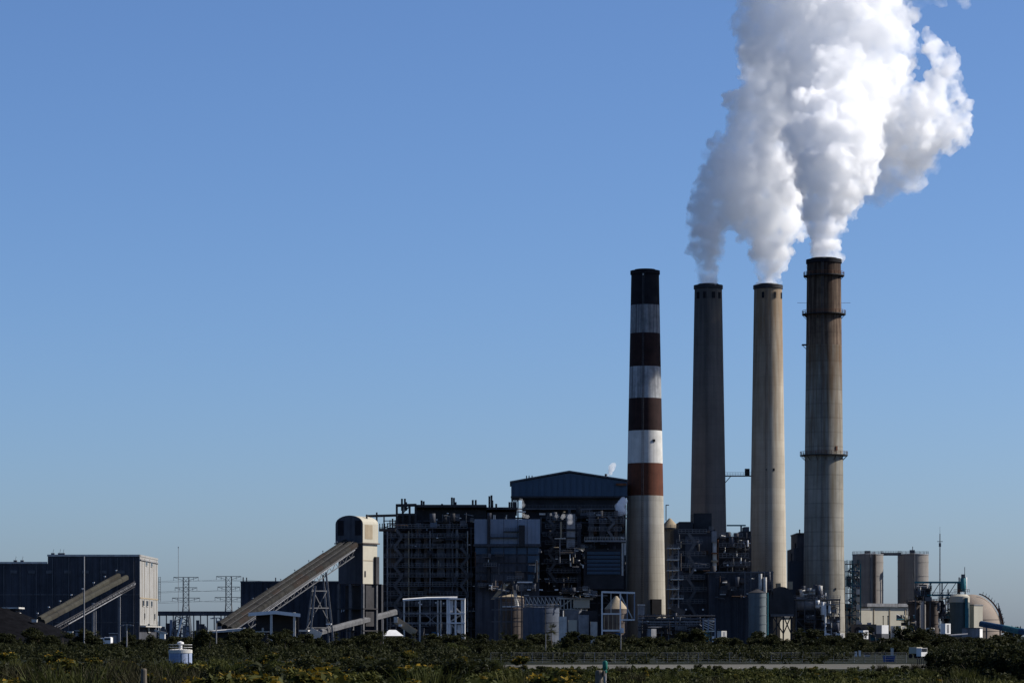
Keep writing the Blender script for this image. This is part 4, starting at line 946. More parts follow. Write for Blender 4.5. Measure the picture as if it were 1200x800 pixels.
levels(t, 842, 880, (628, 640, 652, 662), 1171, M_dgrey, M_grey, 8); levels(t, 792, 832, (624, 636, 650, 664, 678, 692, 706), 1158, M_dgrey, M_grey, 9); zigzag(t, 806, (624, 636, 650, 664, 678, 692, 706, 720), 1156, M_dgrey)
frame(t, 842, 880, 628, 1172, (843, 852, 861, 870, 880), (634, 643, 654, 664), M_dark, M_dgrey, .4, 84)
frame(t, 866, 906, 668, 1140, (873, 880, 889, 896, 905), (672, 680, 690), M_dgrey, M_dgrey, .35, 85, yb=700, brace=.3)
for (x, y0, y1) in ((891, 672, 690), (896.5, 676, 694)): t.pbar('duct', x, y0, 1138, x, y1, 1138, 1.3, M_pale, 'cyl')
for (x, y) in ((803, 713), (823, 713), (814, 667), (852, 661)): t.pbox('lamp_head', x, x + 1.8, y, y + 1.6, 1147, 1148, M_white)
for k in range(16): t.pbox('cladding_rib', 833 + k * 2.6, 833.5 + k * 2.6, 673, 755, 1149.7, 1149.95, M_navy)

t, r, z1 = cone_tank('absorber_tank', 'tall greenish grey cylindrical tank in front of the tan chimney', 887.5, 21, 694, 757, 1128, mat('greenish_grey_paint', (0.115, 0.135, 0.14), .6, .12, .2, .3), 690, 'tank', roof_m=M_dark)
t.pbar('pipe', 899.5, 694, 1128, 899.5, 757, 1128, .6, M_teal, 'rod')

t = Thing('round_bunker', 'dark round-topped bunker on a braced trestle between the two right chimneys', 'bunker', P_(916, 757, 1140).xy.to_3d())
d = 1140
pr = [P_(902, 720, d)] + [P_(916 - 14.5 * math.cos(a), 702 - 15 * math.sin(a), d) for a in [R(k) for k in range(0, 181, 15)]] + [P_(931, 720, d)]
n = len(pr); v = pr + [p + Vector((0, 16, 0)) for p in pr]
t.mesh('body', v, [(i, (i + 1) % n, n + (i + 1) % n, n + i) for i in range(n)] + [tuple(range(n - 1, -1, -1)), tuple(range(n, 2 * n))], M_dark)
for x in (905, 910, 918, 927): t.bar('trestle_leg', (X_(x, d), d + .5, 0), P_(x, 719, d + .5), .5, M_dark)
for a, b in ((905, 918), (918, 905), (918, 927), (927, 918)): t.pbar('trestle_brace', a, 742, d + .4, b, 721, d + .4, .4, M_dark)
t.pbar('trestle_beam', 903, 720.5, d, 930, 720.5, d, .8, M_dgrey)
for (x, h) in ((910, 7), (924, 9)): t.pbox('roof_unit', x, x + 5, 690 - h, 690, d + 4, d + 8, M_tan)
t = Thing('cream_store', 'small cream wall seen under the round bunker trestle', 'building', P_(915.5, 757, 1178).xy.to_3d(), rot=R(48))
c_ = t.loc; t.lbox('wall', (0, 0, 5.6), (6.6, 4.0, 11.2), M_cream); t.lbox('roof', (0, 0, 11.4), (6.8, 5.6, .4), M_dgrey); t.lbox('door', (0, -2.54, 1.6), (1.2, .1, 3), M_tan)

t = Thing('reagent_building', 'stepped dark building behind the tallest chimney', 'building', P_(940, 757, 1225).xy.to_3d())
t.pbox('tower', 934.5, 957, 625, 757, 1206, 1234, M_navy); t.pbox('shoulder', 930.5, 945, 642, 757, 1202, 1232, M_navy); t.pbox('lower_block', 925, 946, 657, 757, 1196, 1201.8, mat('slate_cladding', (0.045, 0.05, 0.062), .65, .15, .1))
v = [P_(925, 657, 1208), P_(934, 648, 1208), P_(946, 647, 1208)]
for x, a, b in ((929, 645, 658), (927.5, 648, 658), (932, 636, 645), (937, 620, 626)): t.pbar('vent_stack', x, a, 1212, x, b, 1212, .5, M_dark)
t.pbox('parapet', 934, 957.5, 624, 625.2, 1205.4, 1234.4, M_dgrey)

t = Thing('process_unit', 'grey process unit with white pipework at the foot of the tallest chimney', 'process unit', P_(960, 757, 1160).xy.to_3d())
Yu = 1150
t.pbox('core', 932, 984, 722, 757, Yu + 4, Yu + 16, M_dark)
t.prim('cyl_big', 'horizontal_tank', P_(948, 707.5, Yu + 3), (5.6, 5.6, 9.5), M_grey, rot=(0, R(90), 0)); t.prim('cyl_big', 'horizontal_tank', P_(953, 715.5, Yu + 4), (4, 4, 11), M_navy, rot=(0, R(90), 0))
o = t.pbox('deck', 930, 985, 701.3, 702.3, Yu - .5, Yu + 9, M_dgrey); t.rail('railing', P_(930, 701.3, Yu - .4), P_(985, 701.3, Yu - .4), M_grey, 1.2, 14, .1, parent=o)
frame(t, 930, 985, 701, Yu, (933, 943, 955, 967, 975, 984), (703, 714, 725, 736, 748), M_dgrey, M_dgrey, .35, 91, brace=.6)
clutter(t, 935, 968, 690, 701, Yu, Yu + 6, 34, 92, (M_dgrey, M_grey, M_dark), .4)
clutter(t, 954, 984, 704, 752, Yu - 3, Yu + 3, 60, 93, (M_dgrey, M_grey, M_bluep, M_navy), .42)
clutter(t, 932, 956, 720, 752, Yu - 1, Yu + 3, 24, 94, BK, .12)
for (x, y0, y1, w) in ((967, 705, 745, .9), (964, 705, 720, 1.6), (972, 704, 718, 1.1), (958, 703, 712, 1.8)): t.pbar('pipe', x, y0, Yu - 3, x, y1, Yu - 3, w, M_white, 'rod')
t.pbar('pipe', 967, 742, Yu - 3, 974, 744, Yu - 3, .8, M_white, 'rod')
for (x, y) in ((949, 693), (953, 694), (961, 690), (940, 695)): t.prim('cyl', 'vessel', P_(x, y, Yu + 2), (1.8, 1.8, 2.6), M_pale)

# ------------------------------------------------------------------ right-hand group: silos, gantry, dome
t = Thing('lattice_stair_tower', 'teal and grey lattice stair tower right beside the tallest chimney', 'tower', P_(1000, 757, 1226).xy.to_3d())
Yl = 1226
for x in (992.5, 998.5, 1008.5):
    for dy in (0, 7): t.bar('column', (X_(x, Yl), Yl + dy, 0), (X_(x, Yl), Yl + dy, Z_(656 if x < 1005 else 660, Yl)), .4, M_teal if dy == 0 else M_dgrey)
for k in range(10):
    y = 660 + k * 8.6
    o = t.pbox('deck', 992, 1009, y, y + .7, Yl - .6, Yl + 7, M_tealb if k % 2 else M_dgrey); t.rail('railing', P_(992, y, Yl - .5), P_(1009, y, Yl - .5), M_teal, 1.2, 6, .1, parent=o)
    t.pbar('stair', 994 + (k % 2) * 12, y + 8.4, Yl + 1, 1006 - (k % 2) * 12, y, Yl + 1, .5, M_dgrey)
    t.pbar('brace', 998.5, y, Yl - .3, 1008.5, y + 8.4, Yl - .3, .22, M_teal)
clutter(t, 993, 1007, 658, 735, Yl, Yl + 6, 40, 101, (M_teal, M_dgrey, M_dark, M_navy), .3)
for k in range(5): t.pbox('wall_panel', 1003.5, 1007.5, 690 + k * 9, 696 + k * 9, Yl - 1.2, Yl - .9, M_cream if k % 2 else M_pale)

def silo(label, x, w, yt, d):
    t = Thing('ash_silo', label, 'silo', (X_(x, d), d, 0), 'pair of concrete silos')
    r = w * d / F / 2; H = Z_(yt, d)
    t.lathe('shell', t.loc, [(r, 0), (r, H)], M_silo, 56)
    t.lathe('roof', t.loc, [(r + .15, H - .35), (r + .15, H), (.5, H + .35), (.02, H + .35)], M_grey, 56, smooth=False)
    for k in range(4):
        z = H * (.46 + .15 * k); t.lathe('hoop', t.loc, [(r - .02, z - .1), (r + .1, z - .1), (r + .1, z + .1), (r - .02, z + .1)], M_silo, 56, smooth=False)
    for k in range(20):
        a0, a1 = 2 * math.pi * k / 20, 2 * math.pi * (k + 1) / 20
        t.rail('railing', t.loc + Vector((r * math.cos(a0), r * math.sin(a0), H)), t.loc + Vector((r * math.cos(a1), r * math.sin(a1), H)), M_dgrey, 1.1, 1, .09)
    return t, r, H
SD = 1304
t, r, H = silo('left concrete silo, mostly shaded by its twin', 1017, 36, 649, SD)
t.pbox('roof_hatch', 1014, 1020, 645, 648, SD - 3, SD, M_dgrey); t.pbox('roof_hatch', 1023, 1026, 646.5, 648, SD - 3, SD - 1, M_white)
t.pbar('riser_pipe', 1020, 649, SD - r - .6, 1020, 757, SD - r - .6, .5, M_dgrey, 'rod'); t.pbar('riser_pipe', 1025.5, 649, SD - r, 1025.5, 757, SD - r, 1.3, M_brown, 'rod')
t, r, H = silo('right concrete silo with sunlit right half', 1070, 36, 649, SD + 5)
t.pbox('roof_hatch', 1067, 1072, 644, 648, SD - 3, SD, M_dgrey); t.pbar('riser_pipe', 1071.5, 649, SD - r + 4, 1071.5, 757, SD - r + 4, .5, M_dgrey, 'rod'); t.pbar('aerial', 1069.5, 640, SD, 1069.5, 648, SD, .25, M_dgrey)
t = Thing('silo_walkway', 'thin railed walkway between the two silo tops', 'walkway', P_(1043, 649, SD))
t.pbar('deck', 1032, 649, SD + 1, 1056, 649, SD + 1, .5, M_dgrey, w2=1.2); t.rail('railing', P_(1032, 648.4, SD + .6), P_(1056, 648.4, SD + .6), M_dgrey, 1.1, 8, .1)

t = Thing('white_hall', 'low cream-walled hall with grey roof in front of the silos', 'building', P_(1037, 757, 1262).xy.to_3d(), rot=R(34))
d = 1262; wx = 23.0
t.lbox('wall', (2.5, 6, Z_(711, d) / 2), (wx, 12, Z_(711, d)), M_cream)
t.lbox('roof', (2.5, 6, Z_(708.6, d)), (wx + 2.6, 14, 1.3), M_grey)
t.lbox('annex_wall', (-12.1, 3, Z_(714, d) / 2), (5.6, 9, Z_(714, d)), M_cream); t.lbox('annex_roof', (-12.1, 3, Z_(713.4, d)), (6, 9.4, .4), M_grey)
for k in range(3): t.lbox('downpipe', (-6 + k * 8.5, -.12, Z_(711, d) / 2), (.3, .22, Z_(711, d) - 1), M_tan)
t.lbox('door', (-7.6, -.06, 3), (2, .1, 6), M_dgrey)
for x in (1035, 1040.5): 
    tt = Thing('flag_mast', 'slim dark mast, left of the two in front of the cream hall' if x < 1037 else 'slim dark mast, right of the two in front of the cream hall', 'mast', (X_(x, 1200), 1200, 0), 'masts in front of the cream hall')
    tt.bar('pole', (0, 0, 0), (0, 0, Z_(722, 1200)), .28, M_dark, local=True); tt.lbox('cap', (0, 0, Z_(721.6, 1200)), (.5, .5, .3), M_dark)

t = Thing('cooling_house', 'pinkish-brown low block with round openings left of the white container', 'building', P_(1015, 757, 1200).xy.to_3d())
t.pbox('wall', 1000, 1027, 731, 757, 1200, 1208, M_brown)
for x in (1005.5, 1021): t.prim('cyl', 'fan_opening', P_(x, 738, 1199.8), (2.6, 2.6, .3), M_black_band, rot=(R(90), 0, 0))
for x in (1006, 1017): t.pbox('roof_unit', x, x + 4, 729, 731, 1201, 1204, M_bluep)
t.pbox('trough', 1004, 1050, 741, 747, 1192, 1196, M_teal)
t.pbox('trough', 1026, 1048, 744, 746, 1190, 1191.5, M_tealb)
clutter(t, 1000, 1050, 740, 750, 1186, 1191, 24, 111, (M_teal, M_tealb, M_dark, M_navy), .2)
t = Thing('white_container', 'plain bright white container among the teal troughs', 'container', P_(1034, 748, 1182), rot=R(38))
t.lbox('box', (0, 0, 3.6), (3.6, 3, 3.3), M_white); t.lbox('door', (1.82, 0, 3.5), (.06, 1.6, 2.6), M_pale); t.lbox('frame', (0, 0, 1.0), (3.8, 3.2, 1.9), M_dgrey)
t = Thing('white_container', 'small white upright cabinet right of the bright white container', 'container', P_(1046, 748, 1184))
t.pbox('box', 1044, 1049, 733, 748, 1184, 1186, M_pale); t.pbox('door', 1045, 1048, 736, 747, 1183.9, 1184, M_grey)

for (x, w, yt, lb) in ((1071, 13.5, 704.5, 'brown-grey upright tank, left of the pair below the gantry'), (1092.5, 15, 704, 'brown-grey upright tank, right of the pair below the gantry')):
    t, r, z1 = cone_tank('lime_tank', lb, x, w, yt, 757, 1222, M_brown, yt - 1.5, 'tank', group='brown-grey tanks below the gantry')
    ring_platform(t, z1 - .8, r, r + .7, M_dgrey, rail_m=M_dgrey, parts=8)
t = Thing('white_duct', 'tall narrow white duct between the two brown-grey tanks', 'duct', P_(1081.5, 757, 1228).xy.to_3d())
t.pbox('body', 1079.3, 1083.7, 703, 757, 1228, 1230, M_white); t.pbox('cap', 1078.6, 1084.4, 700.5, 702.8, 1227.6, 1230.4, M_pale)

t = Thing('gantry', 'blue-grey elevated pipe gantry spanning the tanks at right', 'gantry', P_(1100, 757, 1215).xy.to_3d())
Yg = 1214
for (x, yt) in ((1073, 683), (1083, 690), (1090, 683), (1104, 683), (1111, 690), (1124, 676), (1131, 678)): t.bar('column', (X_(x, Yg), Yg, 0), P_(x, yt, Yg), .45, M_dgrey)
t.pbar('top_chord', 1072, 682, Yg, 1132, 682, Yg, .75, M_teal); t.pbar('lower_chord', 1072, 697, Yg, 1126, 697, Yg, .7, M_teal)
t.pbar('top_chord', 1072, 682, Yg + 5, 1132, 682, Yg + 5, .6, M_dgrey)
for k in range(6): t.pbar('brace', 1073 + k * 9.5, 697, Yg, 1082 + k * 9.5, 683, Yg, .25, M_dgrey)
t.rail('railing', P_(1072, 697, Yg - .6), P_(1126, 697, Yg - .6), M_dgrey, 1.2, 16, .1)
t.pbox('machine_room', 1073, 1090, 689, 703, Yg + 1, Yg + 6, M_dark); t.pbox('machine_room', 1077, 1086, 684.5, 689, Yg + 2, Yg + 5, M_navy)
clutter(t, 1074, 1092, 684, 704, Yg - 2, Yg + 1, 22, 121, (M_dark, M_dgrey, M_teal), .2)
clutter(t, 1050, 1072, 712, 750, 1205, 1214, 26, 125, (M_pale, M_grey, M_dgrey, M_teal), .5); clutter(t, 1098, 1114, 698, 735, Yg - 3, Yg + 1, 56, 122, (M_dark, M_dgrey, M_pale, M_teal), .5)
t.pbar('filter_vessel', 1128.5, 677, Yg, 1128.5, 693, Yg, 2.2, M_teal, 'cyl'); t.pbar('filter_vessel', 1123.5, 683, Yg, 1123.5, 695, Yg, 1.2, M_dark, 'cyl')
t.pbox('vent_box', 1127, 1131, 672.5, 677, Yg - .8, Yg + .8, M_dgrey); t.pbar('aerial', 1130.5, 664, Yg, 1130.5, 673, Yg, .2, M_dgrey); t.pbar('aerial', 1131.5, 676, Yg + 1, 1131.5, 690, Yg + 1, 1.2, M_white, 'cyl')
t.rail('railing', P_(1118, 694, Yg - 1), P_(1136, 694, Yg - 1), M_rust, 1.3, 8, .12)

t, r, z1 = cone_tank('scrubber_vessel', 'dark green-grey vessel with cream top below the gantry end', 1124.5, 23, 705, 757, 1204, mat('dark_green_grey_paint', (0.075, 0.095, 0.09), .6, .15, .2, .3), 699, 'tank', roof_m=M_cream)
t.lathe('top_band', t.loc, [(r + .06, z1 - .1), (r + .06, z1 + 2.2), (r - 1, z1 + 3)], M_cream, 40)
t.pbar('ladder', 1132.5, 700, 1200, 1132.5, 757, 1200, 1.1, M_teal); t.pbar('ladder', 1134.5, 712, 1200, 1134.5, 757, 1200, .4, M_tealb)
t = Thing('cream_box_building', 'square cream building between the cream-topped vessel and the dome', 'building', P_(1142, 757, 1212).xy.to_3d(), rot=R(40))
t.lbox('wall', (0, 0, Z_(709, 1212) / 2), (5.2, 4, Z_(709, 1212)), M_cream); t.lbox('roof', (0, 0, Z_(709, 1212) + .2), (5.6, 4.4, .4), M_grey); t.lbox('door', (1, -2.04, 1.4), (1.1, .08, 2.6), M_dgrey)

t = Thing('storage_dome', 'pinkish storage dome at the far right with a stair over its shoulder', 'dome', P_(1143, 757, 1290).xy.to_3d())
d = 1290; r = 34 * d / F; H = Z_(696, d)
t.loc = Vector((X_(1139, d), d, 0)); t.o.location = t.loc
pr = [(r, 0), (r, H * .25)] + [(r * math.cos(R(a)), H * .25 + H * .75 * math.sin(R(a))) for a in range(6, 90, 6)] + [(.05, H)]
t.lathe('shell', t.loc, pr, M_pink, 64)
for k in range(13):
    a0, a1 = R(6 * k), R(6 * k + 6)
    rr = lambda a: (r + .5) * math.cos(a); zz = lambda a: H * .25 + (H * .75 + .5) * math.sin(a)
    for off in (-.9, .9): t.bar('stair_stringer', (rr(a0), -3 + off, zz(a0)), (rr(a1), -3 + off, zz(a1)), .35, M_rust, local=True)
    t.bar('stair_post', (rr(a0), -3.9, zz(a0)), (rr(a0) + .8 * math.cos(a0), -3.9, zz(a0) + 1.3), .18, M_dgrey, local=True)
for zf in (.28, .5): t.lathe('seam', t.loc, [(r * math.cos(math.asin(max(0, (zf - .25) / .75))) - .02, H * zf), (r * math.cos(math.asin(max(0, (zf - .25) / .75))) + .12, H * zf + .1), (r * math.cos(math.asin(max(0, (zf - .25) / .75))) - .05, H * zf + .25)], M_brown, 64)
for k in range(7): t.pbar('frame_post', 1170 + k * .9, 706 + k * 3, d - 3, 1171 + k * .9, 735, d - 3, .25, M_dgrey)

t = Thing('conveyor', 'bright blue covered conveyor sloping down at the right edge', 'conveyor', P_(1180, 757, 1180).xy.to_3d())
gallery(t, P_(1150, 733.5, 1196), P_(1225, 748, 1150), 2.2, 2.2, (M_tealb, M_tealb, M_teal), seed=9)
for k in range(4): t.bar('support_leg', (X_(1156 + k * 16, 1185 - k * 10), 1185 - k * 10, 0), P_(1156 + k * 16, 735 + k * 3, 1185 - k * 10), .5, M_dgrey)
t = Thing('grey_store', 'plain grey box building with a white end wall, near the right edge', 'building', P_(1141, 757, 1150).xy.to_3d(), rot=R(-20))
d = 1150; h = Z_(736, d)
t.lbox('wall', (-.6, 0, h / 2), (6.6, 5, h), M_grey); t.lbox('end_wall', (2.78, 0, h / 2), (.14, 5.02, h - .1), M_white); t.lbox('roof', (-.5, 0, h + .15), (7, 5.4, .3), M_dgrey); t.lbox('door', (-2, -2.54, 1.3), (1.2, .08, 2.4), M_dgrey)
t = Thing('teal_roof_shed', 'long low shed with greenish roof in front of the cream-topped vessel', 'shed', P_(1110, 757, 1130).xy.to_3d())
v = [P_(1098, 745, 1122), P_(1134, 742.5, 1122), P_(1134, 741.5, 1134), P_(1098, 744, 1134)]; v += [p - Vector((0, 0, .4)) for p in v]
t.mesh('roof', v, [(0, 1, 2, 3), (7, 6, 5, 4), (0, 4, 5, 1), (1, 5, 6, 2), (2, 6, 7, 3), (3, 7, 4, 0)], M_grey); t.pbox('wall', 1099, 1133, 746, 757, 1124, 1133, M_tan); t.pbox('door', 1118, 1124, 748, 757, 1123.9, 1124, M_dark)

t = Thing('radio_mast', 'tall thin radio mast rising right of the silos', 'mast', (X_(1101.5, 1330), 1330, 0))
d = 1330; H = Z_(625, d)
for (a, b) in ((-.4, -.3), (.4, -.3), (0, .45)): t.bar('leg', (a, b, 0), (a * .3, b * .3, H), .16, M_dgrey, 'rod', local=True)
for k in range(22): 
    u = k / 22; w = 1 - .7 * u; t.lbox('lattice_ring', (0, 0, H * u), (.9 * w, .8 * w, .12), M_dgrey)
t.lbox('cross_arm', (0, 0, H * .93), (2.4, .2, .25), M_dgrey); t.lbox('antenna', (0, 0, H * .9), (.9, .7, 1.6), M_grey); t.bar('whip', (0, 0, H), (0, 0, H + 3), .12, M_dgrey, 'rod', local=True)

# ------------------------------------------------------------------ pylons and the far gallery in the gap on the left
PD = 2200
def pylon(x, yt, label):
    t = Thing('transmission_pylon', label, 'pylon', (X_(x, PD), PD, 0), 'lattice pylons behind the plant')
    H = Z_(yt, PD)
    wid = lambda z: 4.4 - 2.4 * min(1, z / (H * .55)) if z < H * .55 else 2.0
    zs = [0, .14, .27, .38, .48, .57, .65, .73, .81, .89, 1.0]
    for i in range(len(zs) - 1):
        z0, z1 = H * zs[i], H * zs[i + 1]; a, b = wid(z0), wid(z1)
        for sx in (-1, 1):
            for sy in (-1, 1): t.bar('leg', (sx * a, sy * a, z0), (sx * b, sy * b, z1), .34, M_dgrey, local=True)
            t.bar('lattice', (-sx * a, -a, z0), (sx * b, -b, z1), .22, M_dgrey, local=True)
        t.bar('lattice', (-b, -b, z1), (b, -b, z1), .22, M_dgrey, local=True)
    tips = []
    for (zf, w) in ((1.0, 9), (.84, 8), (.68, 10)):
        z = H * zf
        t.bar('cross_arm', (-w, 0, z), (w, 0, z), .4, M_dgrey, local=True)
        for sx in (-1, 1):
            t.bar('arm_strut', (sx * 2, 0, z - 2.2), (sx * w, 0, z), .25, M_dgrey, local=True)
            for q in (.98, .6):
                t.bar('insulator', (sx * w * q, 0, z), (sx * w * q, 0, z - 2.4), .3, M_grey, 'rod', local=True); tips.append(Vector((X_(x, PD) + sx * w * q, PD, z - 2.4)))
    return tips
ta = pylon(218, 676, 'left lattice power pylon in the gap beyond the hall'); tb = pylon(268, 675, 'right lattice power pylon in the gap beyond the hall')
def wire(label, pts, grp='power lines in the gap'):
    vs_, fs = [], []
    for i, p in enumerate(pts):
        for (a, b) in ((0, -.09), (.09, .05), (-.09, .05)): vs_.append(p + Vector((0, a, b)))
        if i:
            k = i * 3
            for q in range(3): fs.append((k - 3 + q, k - 3 + (q + 1) % 3, k + (q + 1) % 3, k + q))
    tag(mesh_obj('power_line', vs_, fs, M_dgrey), label, 'power line', grp)
for i in range(0, len(ta), 2):
    zc = ta[i].z
    P0 = Vector((X_(60, PD), PD + 20, zc + .5)); P3 = Vector((X_(420, PD), PD + 10, zc + .5))
    pts = []
    for (p, q) in ((P0, ta[i]), (ta[i], tb[i]), (tb[i], P3)):
        L_ = (q - p).length
        for k in range(9):
            u = k / 8; e = p.lerp(q, u); e.z -= 4 * u * (1 - u) * L_ * .018; pts.append(e)
    wire('thin dark power line strung between the lattice pylons', pts)

t = Thing('conveyor', 'long level dark gallery on posts far behind, in the gap between hall and conveyor', 'conveyor', P_(232, 757, 1500).xy.to_3d())
d = 1500
t.pbox('gallery', 160, 300, 716.5, 721, d, d + 4, M_navy)
t.pbox('roof_edge', 160, 300, 715.8, 716.5, d - .2, d + 4.2, M_dgrey)
for k in range(18): t.bar('post', (X_(163 + k * 8, d), d + 1, 0), P_(163 + k * 8, 721, d + 1), .5, M_dgrey)
rg = random.Random(9)
for k in range(26):
    x = rg.uniform(183, 284); w = rg.uniform(2, 7); y = rg.uniform(724, 740)
    t.pbox('shed_bay', x, x + w, y, 757, d - 12 + k * .4, d - 11.9 + k * .4 + rg.uniform(.05, .25), rg.choice((M_navy, M_dark, M_dgrey, M_grey, M_bluep)))
t = Thing('mast', 'very thin tall mast above the gap right of the hall', 'mast', (X_(209, 1900), 1900, 0))
t.bar('pole', (0, 0, 0), (0, 0, Z_(641, 1900)), .28, M_grey, 'rod', local=True); t.lbox('cap', (0, 0, Z_(641, 1900)), (.5, .5, .8), M_grey)

for (x, y, w, h, m, lb) in ((1012, 748, 2.6, 3.0, M_white, 'white plant container left of the teal troughs'), (1056, 744, 3.0, 3.4, M_cream, 'cream plant container right of the teal troughs'), (1090, 745, 2.4, 3.0, M_pale, 'pale plant container below the right brown-grey tank'), (1108, 742, 2.8, 3.6, M_white, 'white plant container below the gantry legs'), (985, 750, 2.2, 2.6, M_pale, 'pale plant container at the tallest chimney foot'), (846, 748, 2.6, 2.8, M_pale, 'pale plant container left of the greenish grey tank'), (764, 745, 2.4, 2.6, M_grey, 'grey plant container below the chimney doorway')):
    t = Thing('plant_container', lb, 'container', P_(x, y, 1066), 'small containers at the plant foot', rot=R(42))
    t.o.location.z = 0; t.loc.z = 0; z = Z_(y - h * 3.3, 1066)
    t.lbox('box', (0, 0, z - h / 2), (w, w * .8, h), m); t.lbox('door', (0, -w * .4 - .04, z - h / 2), (w * .4, .06, h * .8), M_grey); t.lbox('stand', (0, 0, (z - h) / 2), (w * .8, w * .7, z - h), M_dgrey)

# light poles on the near side
def lamp_pole(x, yt, d, label, w=.3, arm=True, m=M_grey):
    t = Thing('light_pole', label, 'light pole', (X_(x, d), d, 0), 'thin light poles in front of the plant')
    H = Z_(yt, d); t.bar('pole', (0, 0, 0), (0, 0, H), w, m, 'rod', local=True)
    if arm:
        o = t.bar('arm', (-.9, 0, H - .1), (.9, 0, H - .1), w * .6, m, local=True)
        for sx in (-1, 1): t.lbox('lamp_head', (sx * 1.0, 0, H - .25), (.7, .4, .2), M_grey, parent=o)
lamp_pole(98.5, 651.5, 820, 'tallest light pole, rising in front of the dark hall', .42, False)
lamp_pole(148.5, 731, 640, 'short light pole with lamp arm below the hall end wall', .3)
lamp_pole(253.5, 723, 700, 'short light pole left of the conveyor foot', .3)
lamp_pole(182, 704, 1180, 'thin light pole just right of the hall end wall', .3, False)
lamp_pole(449, 725, 820, 'thin light pole left of the hip-roofed shed', .25, False)
lamp_pole(727.5, 742, 520, 'thin light pole below the white pipe frame', .18, False)
lamp_pole(639.5, 742, 560, 'thin light pole below the clarifier tank', .18, False)

# white-and-blue round tank in the trees on the left, with a lattice dock crane behind it
d = 440
t = Thing('water_tank', 'white and blue round tank with railed top among the bushes at left', 'tank', (X_(211.5, d), d, 0))
r = 13.5 * d / F; H = Z_(761, d)
t.lathe('shell', t.loc, [(r, 0), (r, H - .45)], mat('pale_blue_white_paint', (.27, .32, .43), .6, .25, .8, .6, (.07, .09, .16)), 40)
t.lathe('roof_band', t.loc, [(r + .05, H - .45), (r + .05, H), (r - .3, H + .1), (.02, H + .18)], M_pale, 40, smooth=False)
for k in range(16):
    a0, a1 = 2 * math.pi * k / 16, 2 * math.pi * (k + 1) / 16
    t.rail('railing', t.loc + Vector((r * math.cos(a0), r * math.sin(a0), H)), t.loc + Vector((r * math.cos(a1), r * math.sin(a1), H)), M_white, .75, 1, .05)
t.lathe('vent_cap', t.loc, [(.25, H), (.25, H + .8), (.5, H + .85), (.45, H + 1.1), (.05, H + 1.25)], M_white, 16)
for k in range(3): t.bar('stave', (r * math.cos(R(-80 + k * 40)) * 1.01, r * math.sin(R(-80 + k * 40)) * 1.01, 0), (r * math.cos(R(-80 + k * 40)) * 1.01, r * math.sin(R(-80 + k * 40)) * 1.01, H - .5), .12, M_tealb, local=True)
t = Thing('lattice_crane', 'dark lattice boom frame with one bright leg behind the round tank', 'crane', P_(208, 757, 900).xy.to_3d())
d = 900
t.pbar('leg', 207.5, 748, d, 213.5, 724, d, .55, M_white); t.pbar('leg', 200, 748, d, 206, 722, d, .35, M_dgrey); t.pbar('leg', 216, 750, d, 219, 722, d, .35, M_dgrey); t.pbar('leg', 223, 750, d, 220.5, 722, d, .35, M_dgrey)
for k in range(4): t.pbar('lattice', 201 + k * 1.5, 745 - k * 6, d, 222 - k * .5, 739 - k * 6, d, .22, M_dgrey); t.pbar('lattice', 222 - k * .5, 745 - k * 6, d, 201 + k * 1.5, 739 - k * 6, d, .22, M_dgrey)
t.pbox('base', 198, 225, 748, 757, d, d + 3, M_dark); t.pbox('counterweight', 187, 193, 741, 748, d, d + 2, M_white)
t.pbar('boom', 181, 738, d, 196, 742, d, .5, M_pale)

# sunlit sign and utility items by the road on the right
d = 470
t = Thing('blue_bin', 'blue skip container at the roadside, right of centre', 'skip', (X_(1041.5, d), d, 0))
z = Z_(768, d)
a, b, w = 12.5 * d / F / 2, 10.5 * d / F / 2, 1.0
v = [(-b, -w, .1), (b, -w, .1), (b, w, .1), (-b, w, .1), (-a, -w * 1.2, z), (a, -w * 1.2, z), (a, w * 1.2, z), (-a, w * 1.2, z)]
t.mesh('body', v, [(0, 3, 2, 1), (0, 1, 5, 4), (1, 2, 6, 5), (2, 3, 7, 6), (3, 0, 4, 7), (4, 5, 6, 7)], mat('blue_skip_paint', (.03, .07, .24), .5, .2, .8), local=True)
t.lbox('rim', (0, 0, z), (2 * a + .12, 2.5, .1), M_tealb)
for k in range(4): t.lbox('rib', (-b + .2 + k * (2 * b - .4) / 3, -w * 1.12, z * .5), (.08, .12, z * .8), M_tealb)
d = 560
t = Thing('box_truck', 'white box truck parked behind the roadside scrub on the right', 'truck', (X_(1073, d), d, 0), rot=R(40))
z = Z_(757.5, d)
t.lbox('cargo_box', (0, 0, z / 2 + .4), (1.5, 1.9, z - .9), M_cream); t.lbox('cab', (-.1, -1.6, 1.1), (1.6, 1.2, 1.5), M_white); t.lbox('windscreen', (-.1, -2.22, 1.5), (1.4, .06, .6), M_glass)
for sx in (-.7, .7):
    for sy in (-1.5, .6): t.prim('cyl', 'wheel', Vector((sx, sy, .4)), (.8, .8, .25), M_black_band, rot=(0, R(90), 0), local=True)
